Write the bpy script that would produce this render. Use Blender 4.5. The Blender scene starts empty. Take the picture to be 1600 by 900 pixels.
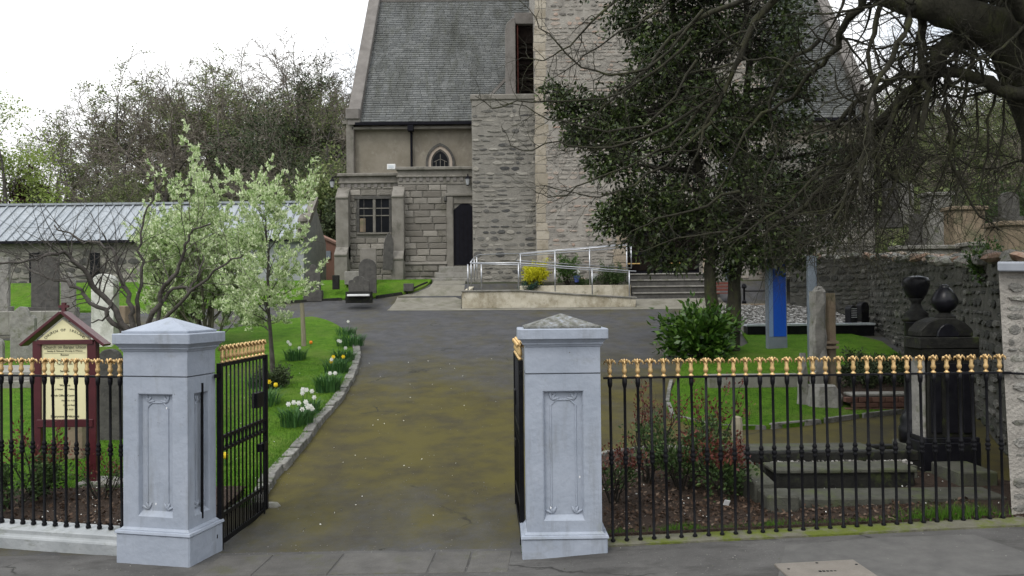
import bpy, math, random
import numpy as np
from mathutils import Vector, Matrix, Euler, noise
from mathutils.geometry import delaunay_2d_cdt
SC = bpy.context.scene
COL = SC.collection
rng = random.Random(11)
nr = np.random.default_rng(11)
PI = math.pi
# ------------------------------------------------------------------ camera
FOC = 1256.0
PITCH, ROLL = math.atan(18 / FOC), -0.010
cam_d = bpy.data.cameras.new('camera'); cam = bpy.data.objects.new('camera', cam_d); COL.objects.link(cam)
cam_d.sensor_width = 36; cam_d.lens = 36 * FOC / 1600
cam_d.clip_start = 0.1; cam_d.clip_end = 2000
CAMP = Vector((0, 0, 2.4))
CR = Matrix.Rotation(PI / 2 + PITCH, 3, 'X') @ Matrix.Rotation(ROLL, 3, 'Z')
cam.matrix_world = Matrix.Translation(CAMP) @ CR.to_4x4()
SC.camera = cam
# ------------------------------------------------------------------ world, sun, exposure
SUN_EL, SUN_AZ = math.radians(52), math.radians(215)     # high, from behind and left of the viewer
w = bpy.data.worlds.new('World'); SC.world = w; w.use_nodes = True
nt = w.node_tree; nt.nodes.clear()
wo = nt.nodes.new('ShaderNodeOutputWorld'); bg = nt.nodes.new('ShaderNodeBackground')
sky = nt.nodes.new('ShaderNodeTexSky'); sky.sky_type = 'NISHITA'; sky.sun_disc = False
sky.sun_elevation = SUN_EL; sky.sun_rotation = SUN_AZ; sky.dust_density = 4; sky.air_density = 1.2
mx = nt.nodes.new('ShaderNodeMix'); mx.data_type = 'RGBA'; mx.inputs[0].default_value = 0.9
tc = nt.nodes.new('ShaderNodeTexCoord'); nz = nt.nodes.new('ShaderNodeTexNoise'); nz.inputs['Scale'].default_value = 3; nz.inputs['Detail'].default_value = 6
cr = nt.nodes.new('ShaderNodeValToRGB'); cr.color_ramp.elements[0].position = .33; cr.color_ramp.elements[1].position = .55
cr.color_ramp.elements[0].color = (7.0, 8.3, 10.0, 1); cr.color_ramp.elements[1].color = (13.0, 13.0, 13.0, 1)
nt.links.new(tc.outputs['Generated'], nz.inputs['Vector']); nt.links.new(nz.outputs['Fac'], cr.inputs[0])
nt.links.new(sky.outputs[0], mx.inputs[6]); nt.links.new(cr.outputs[0], mx.inputs[7])
sz = nt.nodes.new('ShaderNodeSeparateXYZ'); nt.links.new(tc.outputs['Generated'], sz.inputs[0])
ov = nt.nodes.new('ShaderNodeMapRange'); ov.inputs[1].default_value = 0.0; ov.inputs[2].default_value = 1; ov.inputs[3].default_value = .86; ov.inputs[4].default_value = 2.0; nt.links.new(sz.outputs[2], ov.inputs[0])
mo = nt.nodes.new('ShaderNodeVectorMath'); mo.operation = 'SCALE'; nt.links.new(mx.outputs[2], mo.inputs[0]); nt.links.new(ov.outputs[0], mo.inputs['Scale'])   # overcast: brighter overhead than at the horizon
nt.links.new(mo.outputs[0], bg.inputs['Color']); bg.inputs['Strength'].default_value = 0.10
nt.links.new(bg.outputs[0], wo.inputs[0])
sd = bpy.data.lights.new('sun', 'SUN'); sd.energy = 1.3; sd.angle = math.radians(20); sd.color = (1, .96, .9)
sun = bpy.data.objects.new('sun', sd); COL.objects.link(sun)
sdir = Vector((math.sin(SUN_AZ) * math.cos(SUN_EL), math.cos(SUN_AZ) * math.cos(SUN_EL), math.sin(SUN_EL)))
sun.rotation_euler = sdir.to_track_quat('Z', 'Y').to_euler(); sun.location = (0, 0, 30)
SC.view_settings.view_transform = 'Standard'; SC.view_settings.look = 'None'
SC.view_settings.exposure = 0.05; SC.view_settings.gamma = 1
SC.cycles.volume_bounces = 1; SC.cycles.max_bounces = 6; SC.cycles.transparent_max_bounces = 4

# ------------------------------------------------------------------ helpers: places
def ray(px, py):
    d = CR @ Vector(((px - 800) / FOC, -(py - 450) / FOC, -1)); return d
def A(px, py, Y):
    d = ray(px, py); return CAMP + d * (Y / d.y)
PX = [-60, 7.7, 8, 27.2, 28.3, 29.6, 31, 45, 60, 80, 100, 130, 600]
PZ = [0, 0, 0, 2.1, 2.38, 3.1, 3.15, 3.3, 7.5, 15, 21.5, 27, 28]
CX = [-60, -6, -3, .1, .85, 4.6, 12]; CZ = [.04, .04, .05, .07, .13, .27, .4]
def g(x, y):
    z = float(np.interp(y, PX, PZ))
    if y > 45:
        t = min(1, max(0, (x + 65) / 40)); t = t * t * (3 - 2 * t)
        z = 3.3 + (z - 3.3) * (.2 + .8 * t) + noise.noise((x * .03, y * .03, 0)) * min(3, (y - 45) * .1)
    if y < 11: z += float(np.interp(x, CX, CZ)) * min(1, max(0, (11 - y) / 3))
    return z
def G(px, py):
    d = ray(px, py); t = 4.0
    while t < 300:
        p = CAMP + d * (t / d.y)
        if p.z < g(p.x, p.y): return p
        t += .02
    return p
# ------------------------------------------------------------------ helpers: objects
W = {}
def tag(o, label=None, cat=None, group=None, kind=None):
    if label: o['label'] = label
    if cat: o['category'] = cat
    if group: o['group'] = group
    if kind: o['kind'] = kind
    return o
def thing(name, label, cat, loc, group=None, rotz=0):
    o = bpy.data.objects.new(name, None); o.empty_display_size = .1; COL.objects.link(o)
    o.location = loc; o.rotation_euler = (0, 0, rotz); W[o] = Vector(loc)
    return tag(o, label, cat, group)
def link_mesh(name, me, parent=None, loc=None):
    o = bpy.data.objects.new(name, me); COL.objects.link(o)
    if parent: o.parent = parent; W[o] = W.get(parent, Vector((0, 0, 0))) + (Vector(loc) if loc else Vector((0, 0, 0)))
    elif loc: W[o] = Vector(loc)
    if loc: o.location = loc
    return o
def copy_tree(o, parent=None):
    c = o.copy(); COL.objects.link(c)
    if parent: c.parent = parent
    for ch in list(o.children): copy_tree(ch, c)
    return c
def place(proto, loc, rotz=0, s=1, label=None, group=None, first=None):
    c = copy_tree(proto); c.location = loc; c.rotation_euler = (0, 0, rotz); c.scale = (s, s, s) if isinstance(s, (int, float)) else s
    if label: c['label'] = label
    if group: c['group'] = group
    return c
def drop(o):
    for ch in list(o.children): drop(ch)
    bpy.data.objects.remove(o)
class MB:
    def __init__(s): s.v = []; s.f = []
    def quadstrip(s, rings, closed=True, cap=True):
        n = len(rings[0]); b = len(s.v)
        for r in rings: s.v += [tuple(p) for p in r]
        for i in range(len(rings) - 1):
            for j in range(n if closed else n - 1):
                a = b + i * n + j; c = b + i * n + (j + 1) % n
                s.f.append((a, c, c + n, a + n))
        if cap and closed:
            s.f.append(tuple(b + j for j in reversed(range(n)))); e = b + (len(rings) - 1) * n
            s.f.append(tuple(e + j for j in range(n)))
        return s
    def box(s, x0, x1, y0, y1, z0, z1):
        return s.quadstrip([[(x0, y0, z0), (x1, y0, z0), (x1, y1, z0), (x0, y1, z0)], [(x0, y0, z1), (x1, y0, z1), (x1, y1, z1), (x0, y1, z1)]])
    def frustum(s, cx, cy, z0, z1, w0, d0, w1, d1):
        f = lambda w_, d_, z: [(cx - w_ / 2, cy - d_ / 2, z), (cx + w_ / 2, cy - d_ / 2, z), (cx + w_ / 2, cy + d_ / 2, z), (cx - w_ / 2, cy + d_ / 2, z)]
        return s.quadstrip([f(w0, d0, z0), f(w1, d1, z1)])
    def lathe(s, cx, cy, prof, n=16, sq=None):
        rings = []
        for r, z in prof: rings.append([(cx + r * math.cos(2 * PI * k / n), cy + r * math.sin(2 * PI * k / n), z) for k in range(n)])
        return s.quadstrip(rings)
    def tube(s, pts, rad, n=6):
        pts = [Vector(p) for p in pts]
        if not hasattr(rad, '__len__'): rad = [rad] * len(pts)
        rings = []; ref = Vector((.31, .17, .93))
        for i, p in enumerate(pts):
            t = (pts[min(i + 1, len(pts) - 1)] - pts[max(i - 1, 0)]).normalized()
            rf = ref if abs(t.dot(ref)) < .95 else Vector((1, 0, 0))
            a = t.cross(rf).normalized(); b = t.cross(a)
            rings.append([p + (a * math.cos(2 * PI * k / n) + b * math.sin(2 * PI * k / n)) * rad[i] for k in range(n)])
        return s.quadstrip(rings)
    def prismY(s, pts, y0, y1):   # outline (x,z), anticlockwise seen from -Y
        return s.quadstrip([[(x, y0, z) for x, z in pts], [(x, y1, z) for x, z in pts]])
    def prismX(s, pts, x0, x1):
        return s.quadstrip([[(x0, y, z) for y, z in pts], [(x1, y, z) for y, z in pts]])
    def slab(s, pts, z0, z1):
        return s.quadstrip([[(x, y, z0) for x, y in pts], [(x, y, z1) for x, y in pts]])
    def blob(s, c, rx, ry, rz, n=8, m=5, jit=0):
        rings = []
        for i in range(m + 1):
            t = PI * (i + .02 if i == 0 else (i - .02 if i == m else i)) / m
            rings.append([(c[0] + rx * math.sin(t) * math.cos(2 * PI * k / n) * (1 + rng.uniform(-jit, jit)), c[1] + ry * math.sin(t) * math.sin(2 * PI * k / n) * (1 + rng.uniform(-jit, jit)), c[2] - rz * math.cos(t)) for k in range(n)])
        return s.quadstrip(rings)
    def xf(s, mat):
        s.v = [tuple(mat @ Vector(p)) for p in s.v]; return s
    def mesh(s, name, m, smooth=False, off=Vector((0, 0, 0)), bevel=0):
        me = bpy.data.meshes.new(name)
        me.from_pydata([(p[0] - off[0], p[1] - off[1], p[2] - off[2]) for p in s.v], [], s.f); me.materials.append(m)
        me.validate()
        import bmesh
        bm = bmesh.new(); bm.from_mesh(me); bmesh.ops.recalc_face_normals(bm, faces=bm.faces)
        if bevel:
            bmesh.ops.bevel(bm, geom=[e for e in bm.edges if len(e.link_faces) == 2 and e.calc_face_angle(0) > .5], offset=bevel, segments=1, affect='EDGES')
        bm.to_mesh(me); bm.free()
        if smooth: me.polygons.foreach_set('use_smooth', [True] * len(me.polygons))
        return me
    def build(s, name, m, parent=None, smooth=False, local=False, bevel=0, origin=None):
        off = Vector((0, 0, 0))
        if parent is not None and not local: off = W.get(parent, off)
        if parent is None:
            if origin is None:
                a = np.array(s.v); origin = ((a[:, 0].min() + a[:, 0].max()) / 2, (a[:, 1].min() + a[:, 1].max()) / 2, a[:, 2].min())
            off = Vector(origin)
        o = link_mesh(name, s.mesh(name, m, smooth, off, bevel), parent, None if parent else origin)
        return o
def R(x0, y0, x1, y1, Y):
    xm, ym = (x0 + x1) / 2, (y0 + y1) / 2
    return A(x0, ym, Y).x, A(x1, ym, Y).x, A(xm, y1, Y).z, A(xm, y0, Y).z
def boxR(mb, x0, y0, x1, y1, Y, dep):
    a, b, c, d = R(x0, y0, x1, y1, Y); return mb.box(a, b, Y, Y + dep, c, d)
def np_mesh(name, v, f, m, smooth=False):
    me = bpy.data.meshes.new(name); v = np.asarray(v, np.float32).reshape(-1, 3); f = np.asarray(f, np.int32); k = f.shape[1]
    me.vertices.add(len(v)); me.vertices.foreach_set('co', v.ravel())
    me.loops.add(f.size); me.loops.foreach_set('vertex_index', f.ravel())
    me.polygons.add(len(f)); me.polygons.foreach_set('loop_start', np.arange(0, f.size, k, dtype=np.int32))
    if smooth: me.polygons.foreach_set('use_smooth', np.ones(len(f), bool))
    me.materials.append(m); me.update(calc_edges=True); return me
def inside(poly, x, y):
    r = False; n = len(poly); j = n - 1
    for i in range(n):
        if (poly[i][1] > y) != (poly[j][1] > y) and x < (poly[j][0] - poly[i][0]) * (y - poly[i][1]) / (poly[j][1] - poly[i][1]) + poly[i][0]: r = not r
        j = i
    return r
def drape(name, poly, off, m, step=.5, zf=g, skirt=0):
    poly = [(p[0], p[1]) for p in poly]
    # subdivide the outline
    out = []
    for i, p in enumerate(poly):
        q = poly[(i + 1) % len(poly)]; n = max(1, int(math.dist(p, q) / step))
        out += [(p[0] + (q[0] - p[0]) * k / n, p[1] + (q[1] - p[1]) * k / n) for k in range(n)]
    nb = len(out); pts = list(out)
    x0, x1 = min(p[0] for p in out), max(p[0] for p in out); y0, y1 = min(p[1] for p in out), max(p[1] for p in out)
    x = x0 + step / 2
    while x < x1:
        y = y0 + step / 2
        while y < y1:
            if inside(out, x, y): pts.append((x, y))
            y += step
        x += step
    vs, _, fs, *_r = delaunay_2d_cdt([Vector(p) for p in pts], [], [list(range(nb))], 1, 1e-4)
    v = [(p.x, p.y, zf(p.x, p.y) + off) for p in vs]; f = [tuple(q) for q in fs]
    if skirt:
        b = len(v); v += [(p[0], p[1], zf(*p) + off) for p in out] + [(p[0], p[1], zf(*p) + off - skirt) for p in out]
        f += [(b + i, b + (i + 1) % nb, b + nb + (i + 1) % nb, b + nb + i) for i in range(nb)]
    me = bpy.data.meshes.new(name); me.from_pydata(v, [], f); me.materials.append(m)
    import bmesh
    bm = bmesh.new(); bm.from_mesh(me); bmesh.ops.recalc_face_normals(bm, faces=bm.faces)
    for fa in bm.faces:
        if abs(fa.normal.z) > .3 and fa.normal.z < 0: fa.normal_flip()
        fa.smooth = abs(fa.normal.z) > .3
    bm.to_mesh(me); bm.free()
    o = link_mesh(name, me); return tag(o, kind='structure')
# ------------------------------------------------------------------ materials
def lin(c): return tuple(((v / 255) / 12.92 if v <= 10 else ((v / 255 + .055) / 1.055) ** 2.4) for v in c)
def M(name, stops, scale=6, detail=8, rough=.85, bump=0, bscale=None, rand=0, metal=0, spec=.3, stretch=None, moss=None, translucent=0, island=False, coat=0, bdist=.02, streak=None):
    """stops: list of (pos, (r,g,b)) linear albedo, driven by noise at world position or by island"""
    m = bpy.data.materials.new(name); m.use_nodes = True; n = m.node_tree; L = n.links; n.nodes.clear()
    out = n.nodes.new('ShaderNodeOutputMaterial'); b = n.nodes.new('ShaderNodeBsdfPrincipled'); L.new(b.outputs[0], out.inputs[0])
    geo = n.nodes.new('ShaderNodeNewGeometry'); mp = n.nodes.new('ShaderNodeMapping'); L.new(geo.outputs['Position'], mp.inputs[0])
    if stretch: mp.inputs['Scale'].default_value = stretch
    if len(stops) == 1: stops = [(0, stops[0][1]), (1, stops[0][1])]
    no = n.nodes.new('ShaderNodeTexNoise'); no.inputs['Scale'].default_value = scale; no.inputs['Detail'].default_value = detail; no.inputs['Roughness'].default_value = .65
    L.new(mp.outputs[0], no.inputs['Vector'])
    rp = n.nodes.new('ShaderNodeValToRGB'); el = rp.color_ramp.elements
    while len(el) < len(stops): el.new(.5)
    for e, (p, c) in zip(el, sorted(stops, key=lambda s_: s_[0])): e.position = p; e.color = (*c, 1)
    oi = n.nodes.new('ShaderNodeObjectInfo')
    rsum = n.nodes.new('ShaderNodeMath'); rsum.operation = 'ADD'; L.new(oi.outputs['Random'], rsum.inputs[0]); L.new(geo.outputs['Random Per Island'], rsum.inputs[1])
    fr = n.nodes.new('ShaderNodeMath'); fr.operation = 'FRACT'; L.new(rsum.outputs[0], fr.inputs[0])
    if island:
        mixf = n.nodes.new('ShaderNodeMath'); mixf.operation = 'MULTIPLY_ADD'; mixf.inputs[1].default_value = .35; L.new(no.outputs[0], mixf.inputs[0])
        sc2 = n.nodes.new('ShaderNodeMath'); sc2.operation = 'MULTIPLY_ADD'; sc2.inputs[1].default_value = .8; sc2.inputs[2].default_value = -.08; L.new(fr.outputs[0], sc2.inputs[0])
        L.new(sc2.outputs[0], mixf.inputs[2]); L.new(mixf.outputs[0], rp.inputs[0])
    else: L.new(no.outputs[0], rp.inputs[0])
    col = rp.outputs[0]
    if rand:
        hs = n.nodes.new('ShaderNodeHueSaturation'); mr = n.nodes.new('ShaderNodeMapRange'); mr.inputs[3].default_value = 1 - rand; mr.inputs[4].default_value = 1 + rand
        L.new(fr.outputs[0], mr.inputs[0]); L.new(mr.outputs[0], hs.inputs['Value']); L.new(col, hs.inputs['Color']); col = hs.outputs[0]
    if moss:     # list of (colour, scale, low, high, stretch): patches of a second colour
        if not isinstance(moss, list): moss = [moss]
        for (mc, ms, lo, hi, st) in moss:
            n2 = n.nodes.new('ShaderNodeTexNoise'); n2.inputs['Scale'].default_value = ms; n2.inputs['Detail'].default_value = 7; n2.inputs['Roughness'].default_value = .7
            m2 = n.nodes.new('ShaderNodeMapping'); m2.inputs['Scale'].default_value = st or (1, 1, 1); m2.inputs['Location'].default_value = (ms * 3.1, 1.7, .3); L.new(geo.outputs['Position'], m2.inputs[0]); L.new(m2.outputs[0], n2.inputs['Vector'])
            r2 = n.nodes.new('ShaderNodeMapRange'); r2.inputs[1].default_value = lo; r2.inputs[2].default_value = hi; L.new(n2.outputs[0], r2.inputs[0])
            mm = n.nodes.new('ShaderNodeMix'); mm.data_type = 'RGBA'; L.new(r2.outputs[0], mm.inputs[0]); L.new(col, mm.inputs[6]); mm.inputs[7].default_value = (*mc, 1); col = mm.outputs[2]
    L.new(col, b.inputs['Base Color']); b.inputs['Roughness'].default_value = rough; b.inputs['Metallic'].default_value = metal
    b.inputs['Specular IOR Level'].default_value = spec
    if coat: b.inputs['Coat Weight'].default_value = coat; b.inputs['Coat Roughness'].default_value = .25
    if bump:
        bn = n.nodes.new('ShaderNodeTexNoise'); bn.inputs['Scale'].default_value = bscale or scale * 4; bn.inputs['Detail'].default_value = 8; L.new(mp.outputs[0], bn.inputs['Vector'])
        bp = n.nodes.new('ShaderNodeBump'); bp.inputs['Strength'].default_value = bump; bp.inputs['Distance'].default_value = bdist; L.new(bn.outputs[0], bp.inputs['Height']); L.new(bp.outputs[0], b.inputs['Normal'])
    if translucent:
        tr = n.nodes.new('ShaderNodeBsdfTranslucent'); L.new(col, tr.inputs[0]); ms_ = n.nodes.new('ShaderNodeMixShader'); ms_.inputs[0].default_value = translucent
        L.new(b.outputs[0], ms_.inputs[1]); L.new(tr.outputs[0], ms_.inputs[2]); L.new(ms_.outputs[0], out.inputs[0])
    return m
ST = {}
grey = lambda v: (v, v, v)
m_asph = M('asphalt', [(.3, (.040, .040, .042)), (.7, (.072, .072, .075))], 3, rough=.9, bump=.5, bscale=120, bdist=.006,
           moss=[((.15, .145, .14), 38, .62, .70, None), ((.028, .028, .028), 30, .60, .72, None), ((.038, .038, .039), 1.3, .5, .7, None)])
m_pave = M('pavement_tarmac', [(.3, (.058, .056, .053)), (.7, (.095, .092, .087))], 2.2, rough=.92, bump=.5, bscale=150, bdist=.005,
           moss=[((.20, .195, .185), 55, .60, .70, None), ((.035, .034, .032), 45, .60, .70, None), ((.045, .043, .040), 1.6, .50, .66, (1, 2.5, 1))])
m_pav2 = M('old_tarmac_patch', [(.3, (.072, .070, .067)), (.7, (.11, .107, .10))], 5, rough=.92, bump=.5, bscale=90, bdist=.005, moss=((.3, .29, .27), 70, .66, .72, None))
m_lawn = M('lawn_grass', [(.25, (.040, .105, .007)), (.5, (.078, .175, .011)), (.75, (.12, .225, .020))], 3.5, rough=.95, bump=1, bscale=70, bdist=.04, spec=.1,
           moss=[((.028, .066, .006), 22, .48, .68, None), ((.11, .16, .03), .8, .48, .72, None), ((.10, .085, .035), 2.6, .64, .78, None)])
m_blade = M('grass_blades', [(0, (.03, .09, .006)), (.5, (.07, .17, .012)), (1, (.13, .24, .03))], 4, rough=.7, island=True, translucent=.3)
m_soil = M('bed_soil', [(.3, (.022, .014, .009)), (.7, (.065, .043, .030))], 25, rough=1, bump=1, bscale=50, bdist=.05, moss=((.15, .11, .09), 45, .62, .7, None))
m_wood = M('hill_soil', [(.3, (.028, .034, .014)), (.6, (.05, .05, .025)), (.8, (.045, .07, .02))], .25, rough=1, bump=1, bscale=1.5, bdist=.5)
m_kerb = M('kerb_stone', [(.3, (.10, .10, .09)), (.7, (.24, .23, .21))], 9, rough=.9, bump=.6, bscale=30, rand=.2, moss=((.05, .06, .025), 8, .52, .68, None))
m_paint = M('grey_masonry_paint', [(.3, (.25, .28, .33)), (.7, (.315, .345, .40))], 3, rough=.6, bump=.45, bscale=16, bdist=.014,
            moss=[((.18, .19, .195), 7, .53, .85, (1, 1, .15)), ((.37, .39, .42), 34, .70, .74, None), ((.09, .09, .08), 20, .68, .72, None), ((.16, .17, .13), 3.2, .64, .84, (1, 1, .6)), ((.16, .165, .13), 1.9, .60, .85, (1, 1, 1.5))])
m_paintc = M('weathered_cap_paint', [(.35, (.085, .085, .072)), (.5, (.16, .16, .145)), (.68, (.27, .29, .32))], 16, rough=.85, bump=.8, bscale=40, moss=((.07, .08, .04), 22, .55, .7, None))
m_lowwall = M('pale_render', [(.3, (.25, .265, .27)), (.7, (.36, .375, .38))], 3, rough=.8, bump=.4, bscale=16, moss=[((.16, .17, .14), 5, .55, .75, (1, 1, 2.5)), ((.10, .12, .05), 9, .62, .75, (1, 1, 3))])
m_iron = M('black_ironwork', [(.3, (.004, .004, .005)), (.7, (.009, .009, .011))], 15, rough=.42, spec=.13, bump=.2, bscale=60)
m_gold = M('gold_paint', [(.3, (.46, .30, .12)), (.7, (.66, .46, .22))], 20, rough=.38, metal=.45, spec=.5, rand=.1)
m_slate = M('roof_slates', [(0, (.115, .12, .12)), (.5, (.155, .162, .16)), (1, (.205, .21, .205))], 3, rough=.75, bump=.4, bscale=30, island=True,
            moss=[((.075, .078, .070), .5, .44, .66, (2.6, .8, .35)), ((.11, .115, .10), 1.2, .5, .7, (3, 1, .6)), ((.5, .5, .48), 26, .75, .78, None)])
m_roofst = M('roof_coping_stone', [(.3, (.12, .11, .10)), (.7, (.20, .185, .17))], 2, rough=.9, bump=.5, bscale=20, moss=((.42, .41, .38), 9, .71, .75, None))
m_render = M('roughcast_wall', [(.3, (.17, .15, .115)), (.7, (.26, .235, .19))], 1.2, rough=.95, bump=.6, bscale=60, moss=[((.12, .105, .085), .8, .5, .75, (1, 1, .5)), ((.30, .28, .23), 2.5, .55, .75, None)])
m_ash = M('granite_blocks', [(0, (.13, .118, .10)), (.5, (.20, .185, .16)), (1, (.30, .275, .24))], 5, rough=.9, bump=.9, bscale=25, bdist=.03, island=True, moss=((.09, .085, .06), 1.2, .55, .75, None))
m_dress = M('dressed_stone', [(.3, (.13, .12, .10)), (.7, (.22, .205, .18))], 2.5, rough=.9, bump=.5, bscale=30, moss=[((.07, .07, .055), 2, .55, .72, (1, 1, .6)), ((.38, .37, .34), 16, .69, .74, None)])
m_mort = M('lime_mortar', [(.3, (.19, .175, .155)), (.7, (.36, .335, .295))], 2.2, rough=1, bump=.8, bscale=30, bdist=.03)
m_mortw = M('grey_mortar', [(.3, (.16, .15, .13)), (.7, (.26, .245, .215))], 3, rough=1, bump=.8, bscale=30, bdist=.03)
m_rub = M('tower_rubble', [(0, (.07, .068, .062)), (.22, (.19, .175, .155)), (.6, (.34, .31, .27)), (.9, (.34, .25, .20))], 6, rough=.95, bump=.9, bscale=25, bdist=.03, island=True, moss=((.40, .375, .33), 2.2, .52, .85, None))
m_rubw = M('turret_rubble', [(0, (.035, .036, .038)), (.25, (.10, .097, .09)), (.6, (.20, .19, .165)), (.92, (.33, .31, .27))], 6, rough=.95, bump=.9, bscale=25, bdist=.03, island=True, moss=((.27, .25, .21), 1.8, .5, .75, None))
m_rubr = M('boundary_rubble', [(0, (.03, .03, .027)), (.4, (.07, .07, .062)), (.85, (.13, .125, .11)), (.98, (.32, .31, .28))], 8, rough=.95, bump=.9, bscale=30, bdist=.03, island=True, moss=((.05, .06, .03), 2, .52, .7, None))
m_pier = M('pier_stone', [(0, (.13, .125, .11)), (.5, (.22, .21, .19)), (1, (.33, .315, .28))], 8, rough=.95, bump=1, bscale=25, bdist=.04, island=True, moss=[((.08, .085, .05), 3, .5, .7, None), ((.42, .42, .38), 12, .66, .73, None)])
m_rubtop = M('coping_rubble', [(0, (.12, .12, .11)), (.5, (.28, .27, .24)), (.8, (.27, .17, .12)), (1, (.45, .43, .39))], 8, rough=.95, bump=.9, bscale=25, island=True, moss=((.07, .10, .03), 4, .5, .7, None))
m_glass = M('dark_window_glass', [(.3, (.004, .005, .006)), (.7, (.010, .011, .014))], 3, rough=.3, spec=.08)
m_dark = M('dark_paint', [(.3, (.005, .005, .008)), (.7, (.010, .010, .014))], 5, rough=.7, spec=.1)
m_void = M('dark_louvres', [(.3, (.006, .004, .004)), (.7, (.016, .012, .010))], 4, rough=.95, spec=.05)
m_steel = M('stainless_steel', [(.3, (.38, .39, .41)), (.7, (.50, .51, .53))], 9, rough=.32, metal=.75, spec=.5)
m_white = M('white_paint', [(.3, (.62, .62, .61)), (.7, (.74, .74, .73))], 4, rough=.6)
m_cream = M('painted_ramp_wall', [(.3, (.36, .32, .235)), (.7, (.60, .56, .46))], 2.5, rough=.85, bump=.4, bscale=20, moss=[((.20, .165, .10), 1.6, .48, .70, (1, 1, .7)), ((.12, .11, .07), 5, .58, .75, None)])
m_conc = M('concrete', [(.3, (.17, .16, .14)), (.7, (.27, .26, .235))], 4, rough=.9, bump=.5, bscale=40, moss=((.10, .105, .06), 3, .52, .72, None))
m_apron = M('concrete_apron', [(.3, (.14, .13, .105)), (.7, (.21, .20, .165))], 3, rough=.9, bump=.4, bscale=50, moss=((.09, .09, .055), 2, .5, .75, None))
m_gran = M('grave_granite', [(.3, (.045, .046, .036)), (.7, (.09, .09, .072))], 6, rough=.85, bump=.5, bscale=60, moss=[((.07, .085, .03), 3, .5, .7, None), ((.30, .30, .27), 20, .7, .75, None)])
m_grave = M('weathered_headstone', [(.3, (.16, .155, .14)), (.7, (.28, .27, .245))], 6, rough=.9, bump=.6, bscale=30, moss=[((.09, .10, .05), 5, .52, .7, None), ((.42, .42, .38), 18, .68, .74, None)])
m_gravd = M('dark_headstone', [(.3, (.045, .043, .040)), (.7, (.10, .095, .085))], 6, rough=.8, bump=.5, bscale=30, moss=((.14, .14, .11), 8, .6, .75, None))
m_black = M('polished_black_granite', [(.3, (.006, .006, .008)), (.7, (.014, .014, .018))], 12, rough=.30, spec=.2, moss=((.025, .03, .015), 4, .55, .75, None))
m_blackr = M('dark_whinstone', [(.3, (.009, .009, .009)), (.7, (.025, .025, .021))], 8, spec=.15, rough=.6, bump=.4, bscale=30, moss=((.045, .055, .02), 6, .55, .7, None))
m_chips = M('white_stone_chips', [(0, (.06, .058, .05)), (.55, (.18, .17, .155)), (1, (.5, .49, .46))], 8, rough=.8, island=True)
m_maroon = M('maroon_gloss_paint', [(.3, (.055, .010, .013)), (.7, (.08, .016, .02))], 6, rough=.35, coat=.4)
m_notice = M('cream_notice_panel', [(.3, (.66, .62, .36)), (.7, (.74, .69, .42))], 3, rough=.5)
m_ink = M('dark_lettering', [(0, (.03, .03, .02)), (1, (.04, .04, .03))], 3, rough=.6)
m_blue = M('blue_sign_panel', [(.3, (.012, .075, .42)), (.7, (.018, .095, .50))], 2, rough=.35)
m_sgrey = M('grey_sign_metal', [(.3, (.17, .20, .235)), (.7, (.23, .26, .295))], 3, rough=.4, metal=.2)
m_bark = M('mossy_bark', [(.3, (.018, .017, .011)), (.5, (.036, .034, .023)), (.72, (.055, .060, .022))], 5, rough=.95, bump=.9, bscale=30, bdist=.03, stretch=(1, 1, .5))
m_barkd = M('dark_bark', [(.3, (.014, .012, .009)), (.7, (.038, .033, .025))], 6, rough=.95, bump=.8, bscale=30, bdist=.03)
m_barkg = M('grey_brown_bark', [(.3, (.035, .030, .026)), (.7, (.10, .09, .08))], 9, rough=.9, bump=.7, bscale=40, bdist=.02)
m_barkp = M('young_bark', [(.3, (.07, .065, .045)), (.7, (.13, .12, .085))], 9, rough=.9, bump=.5, bscale=40)
m_twig = M('hill_twigs', [(0, (.11, .092, .075)), (.5, (.16, .138, .112)), (1, (.19, .178, .14))], 2, rough=.95, island=True)  # distance haze put into the twig colour as a lighter albedo
m_budg = M('hill_spring_leaves', [(0, (.095, .135, .045)), (.5, (.15, .195, .07)), (1, (.24, .25, .12))], 1, rough=.9, island=True, translucent=.2, rand=.3)  # leaf albedo lightened too, standing in for haze on the hill
m_ivy = M('hill_evergreen_leaves', [(0, (.028, .045, .020)), (1, (.065, .085, .035))], 1, rough=.8, island=True, rand=.2)
m_wbeam = M('whitebeam_leaves', [(0, (.13, .24, .05)), (.35, (.42, .54, .24)), (1, (.92, .94, .72))], 3, rough=.7, island=True, translucent=.35)
m_holly = M('holly_leaves', [(0, (.014, .025, .008)), (.5, (.036, .058, .014)), (.85, (.08, .115, .028)), (1, (.15, .17, .09))], 3, rough=.45, spec=.35, island=True)
m_laurel = M('laurel_leaves', [(0, (.02, .055, .008)), (.55, (.045, .11, .014)), (1, (.13, .23, .035))], 3, rough=.4, spec=.4, island=True, translucent=.15)
m_shrub = M('shrub_leaves', [(0, (.02, .045, .012)), (.6, (.05, .09, .025)), (1, (.10, .15, .04))], 3, rough=.6, island=True, translucent=.15)
m_redl = M('reddish_young_leaves', [(0, (.05, .015, .012)), (.6, (.12, .03, .022)), (1, (.22, .09, .05))], 3, rough=.5, island=True, translucent=.2)
m_lime = M('lime_spring_leaves', [(0, (.14, .20, .04)), (.5, (.24, .31, .07)), (1, (.36, .42, .15))], 2, rough=.8, island=True, translucent=.35)
m_purp = M('copper_leaves', [(0, (.03, .012, .014)), (1, (.08, .03, .03))], 2, rough=.8, island=True, translucent=.2)
m_yell = M('yellow_shrub_leaves', [(0, (.35, .36, .015)), (.5, (.62, .60, .02)), (1, (.85, .80, .06))], 3, rough=.7, island=True, translucent=.3)
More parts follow.
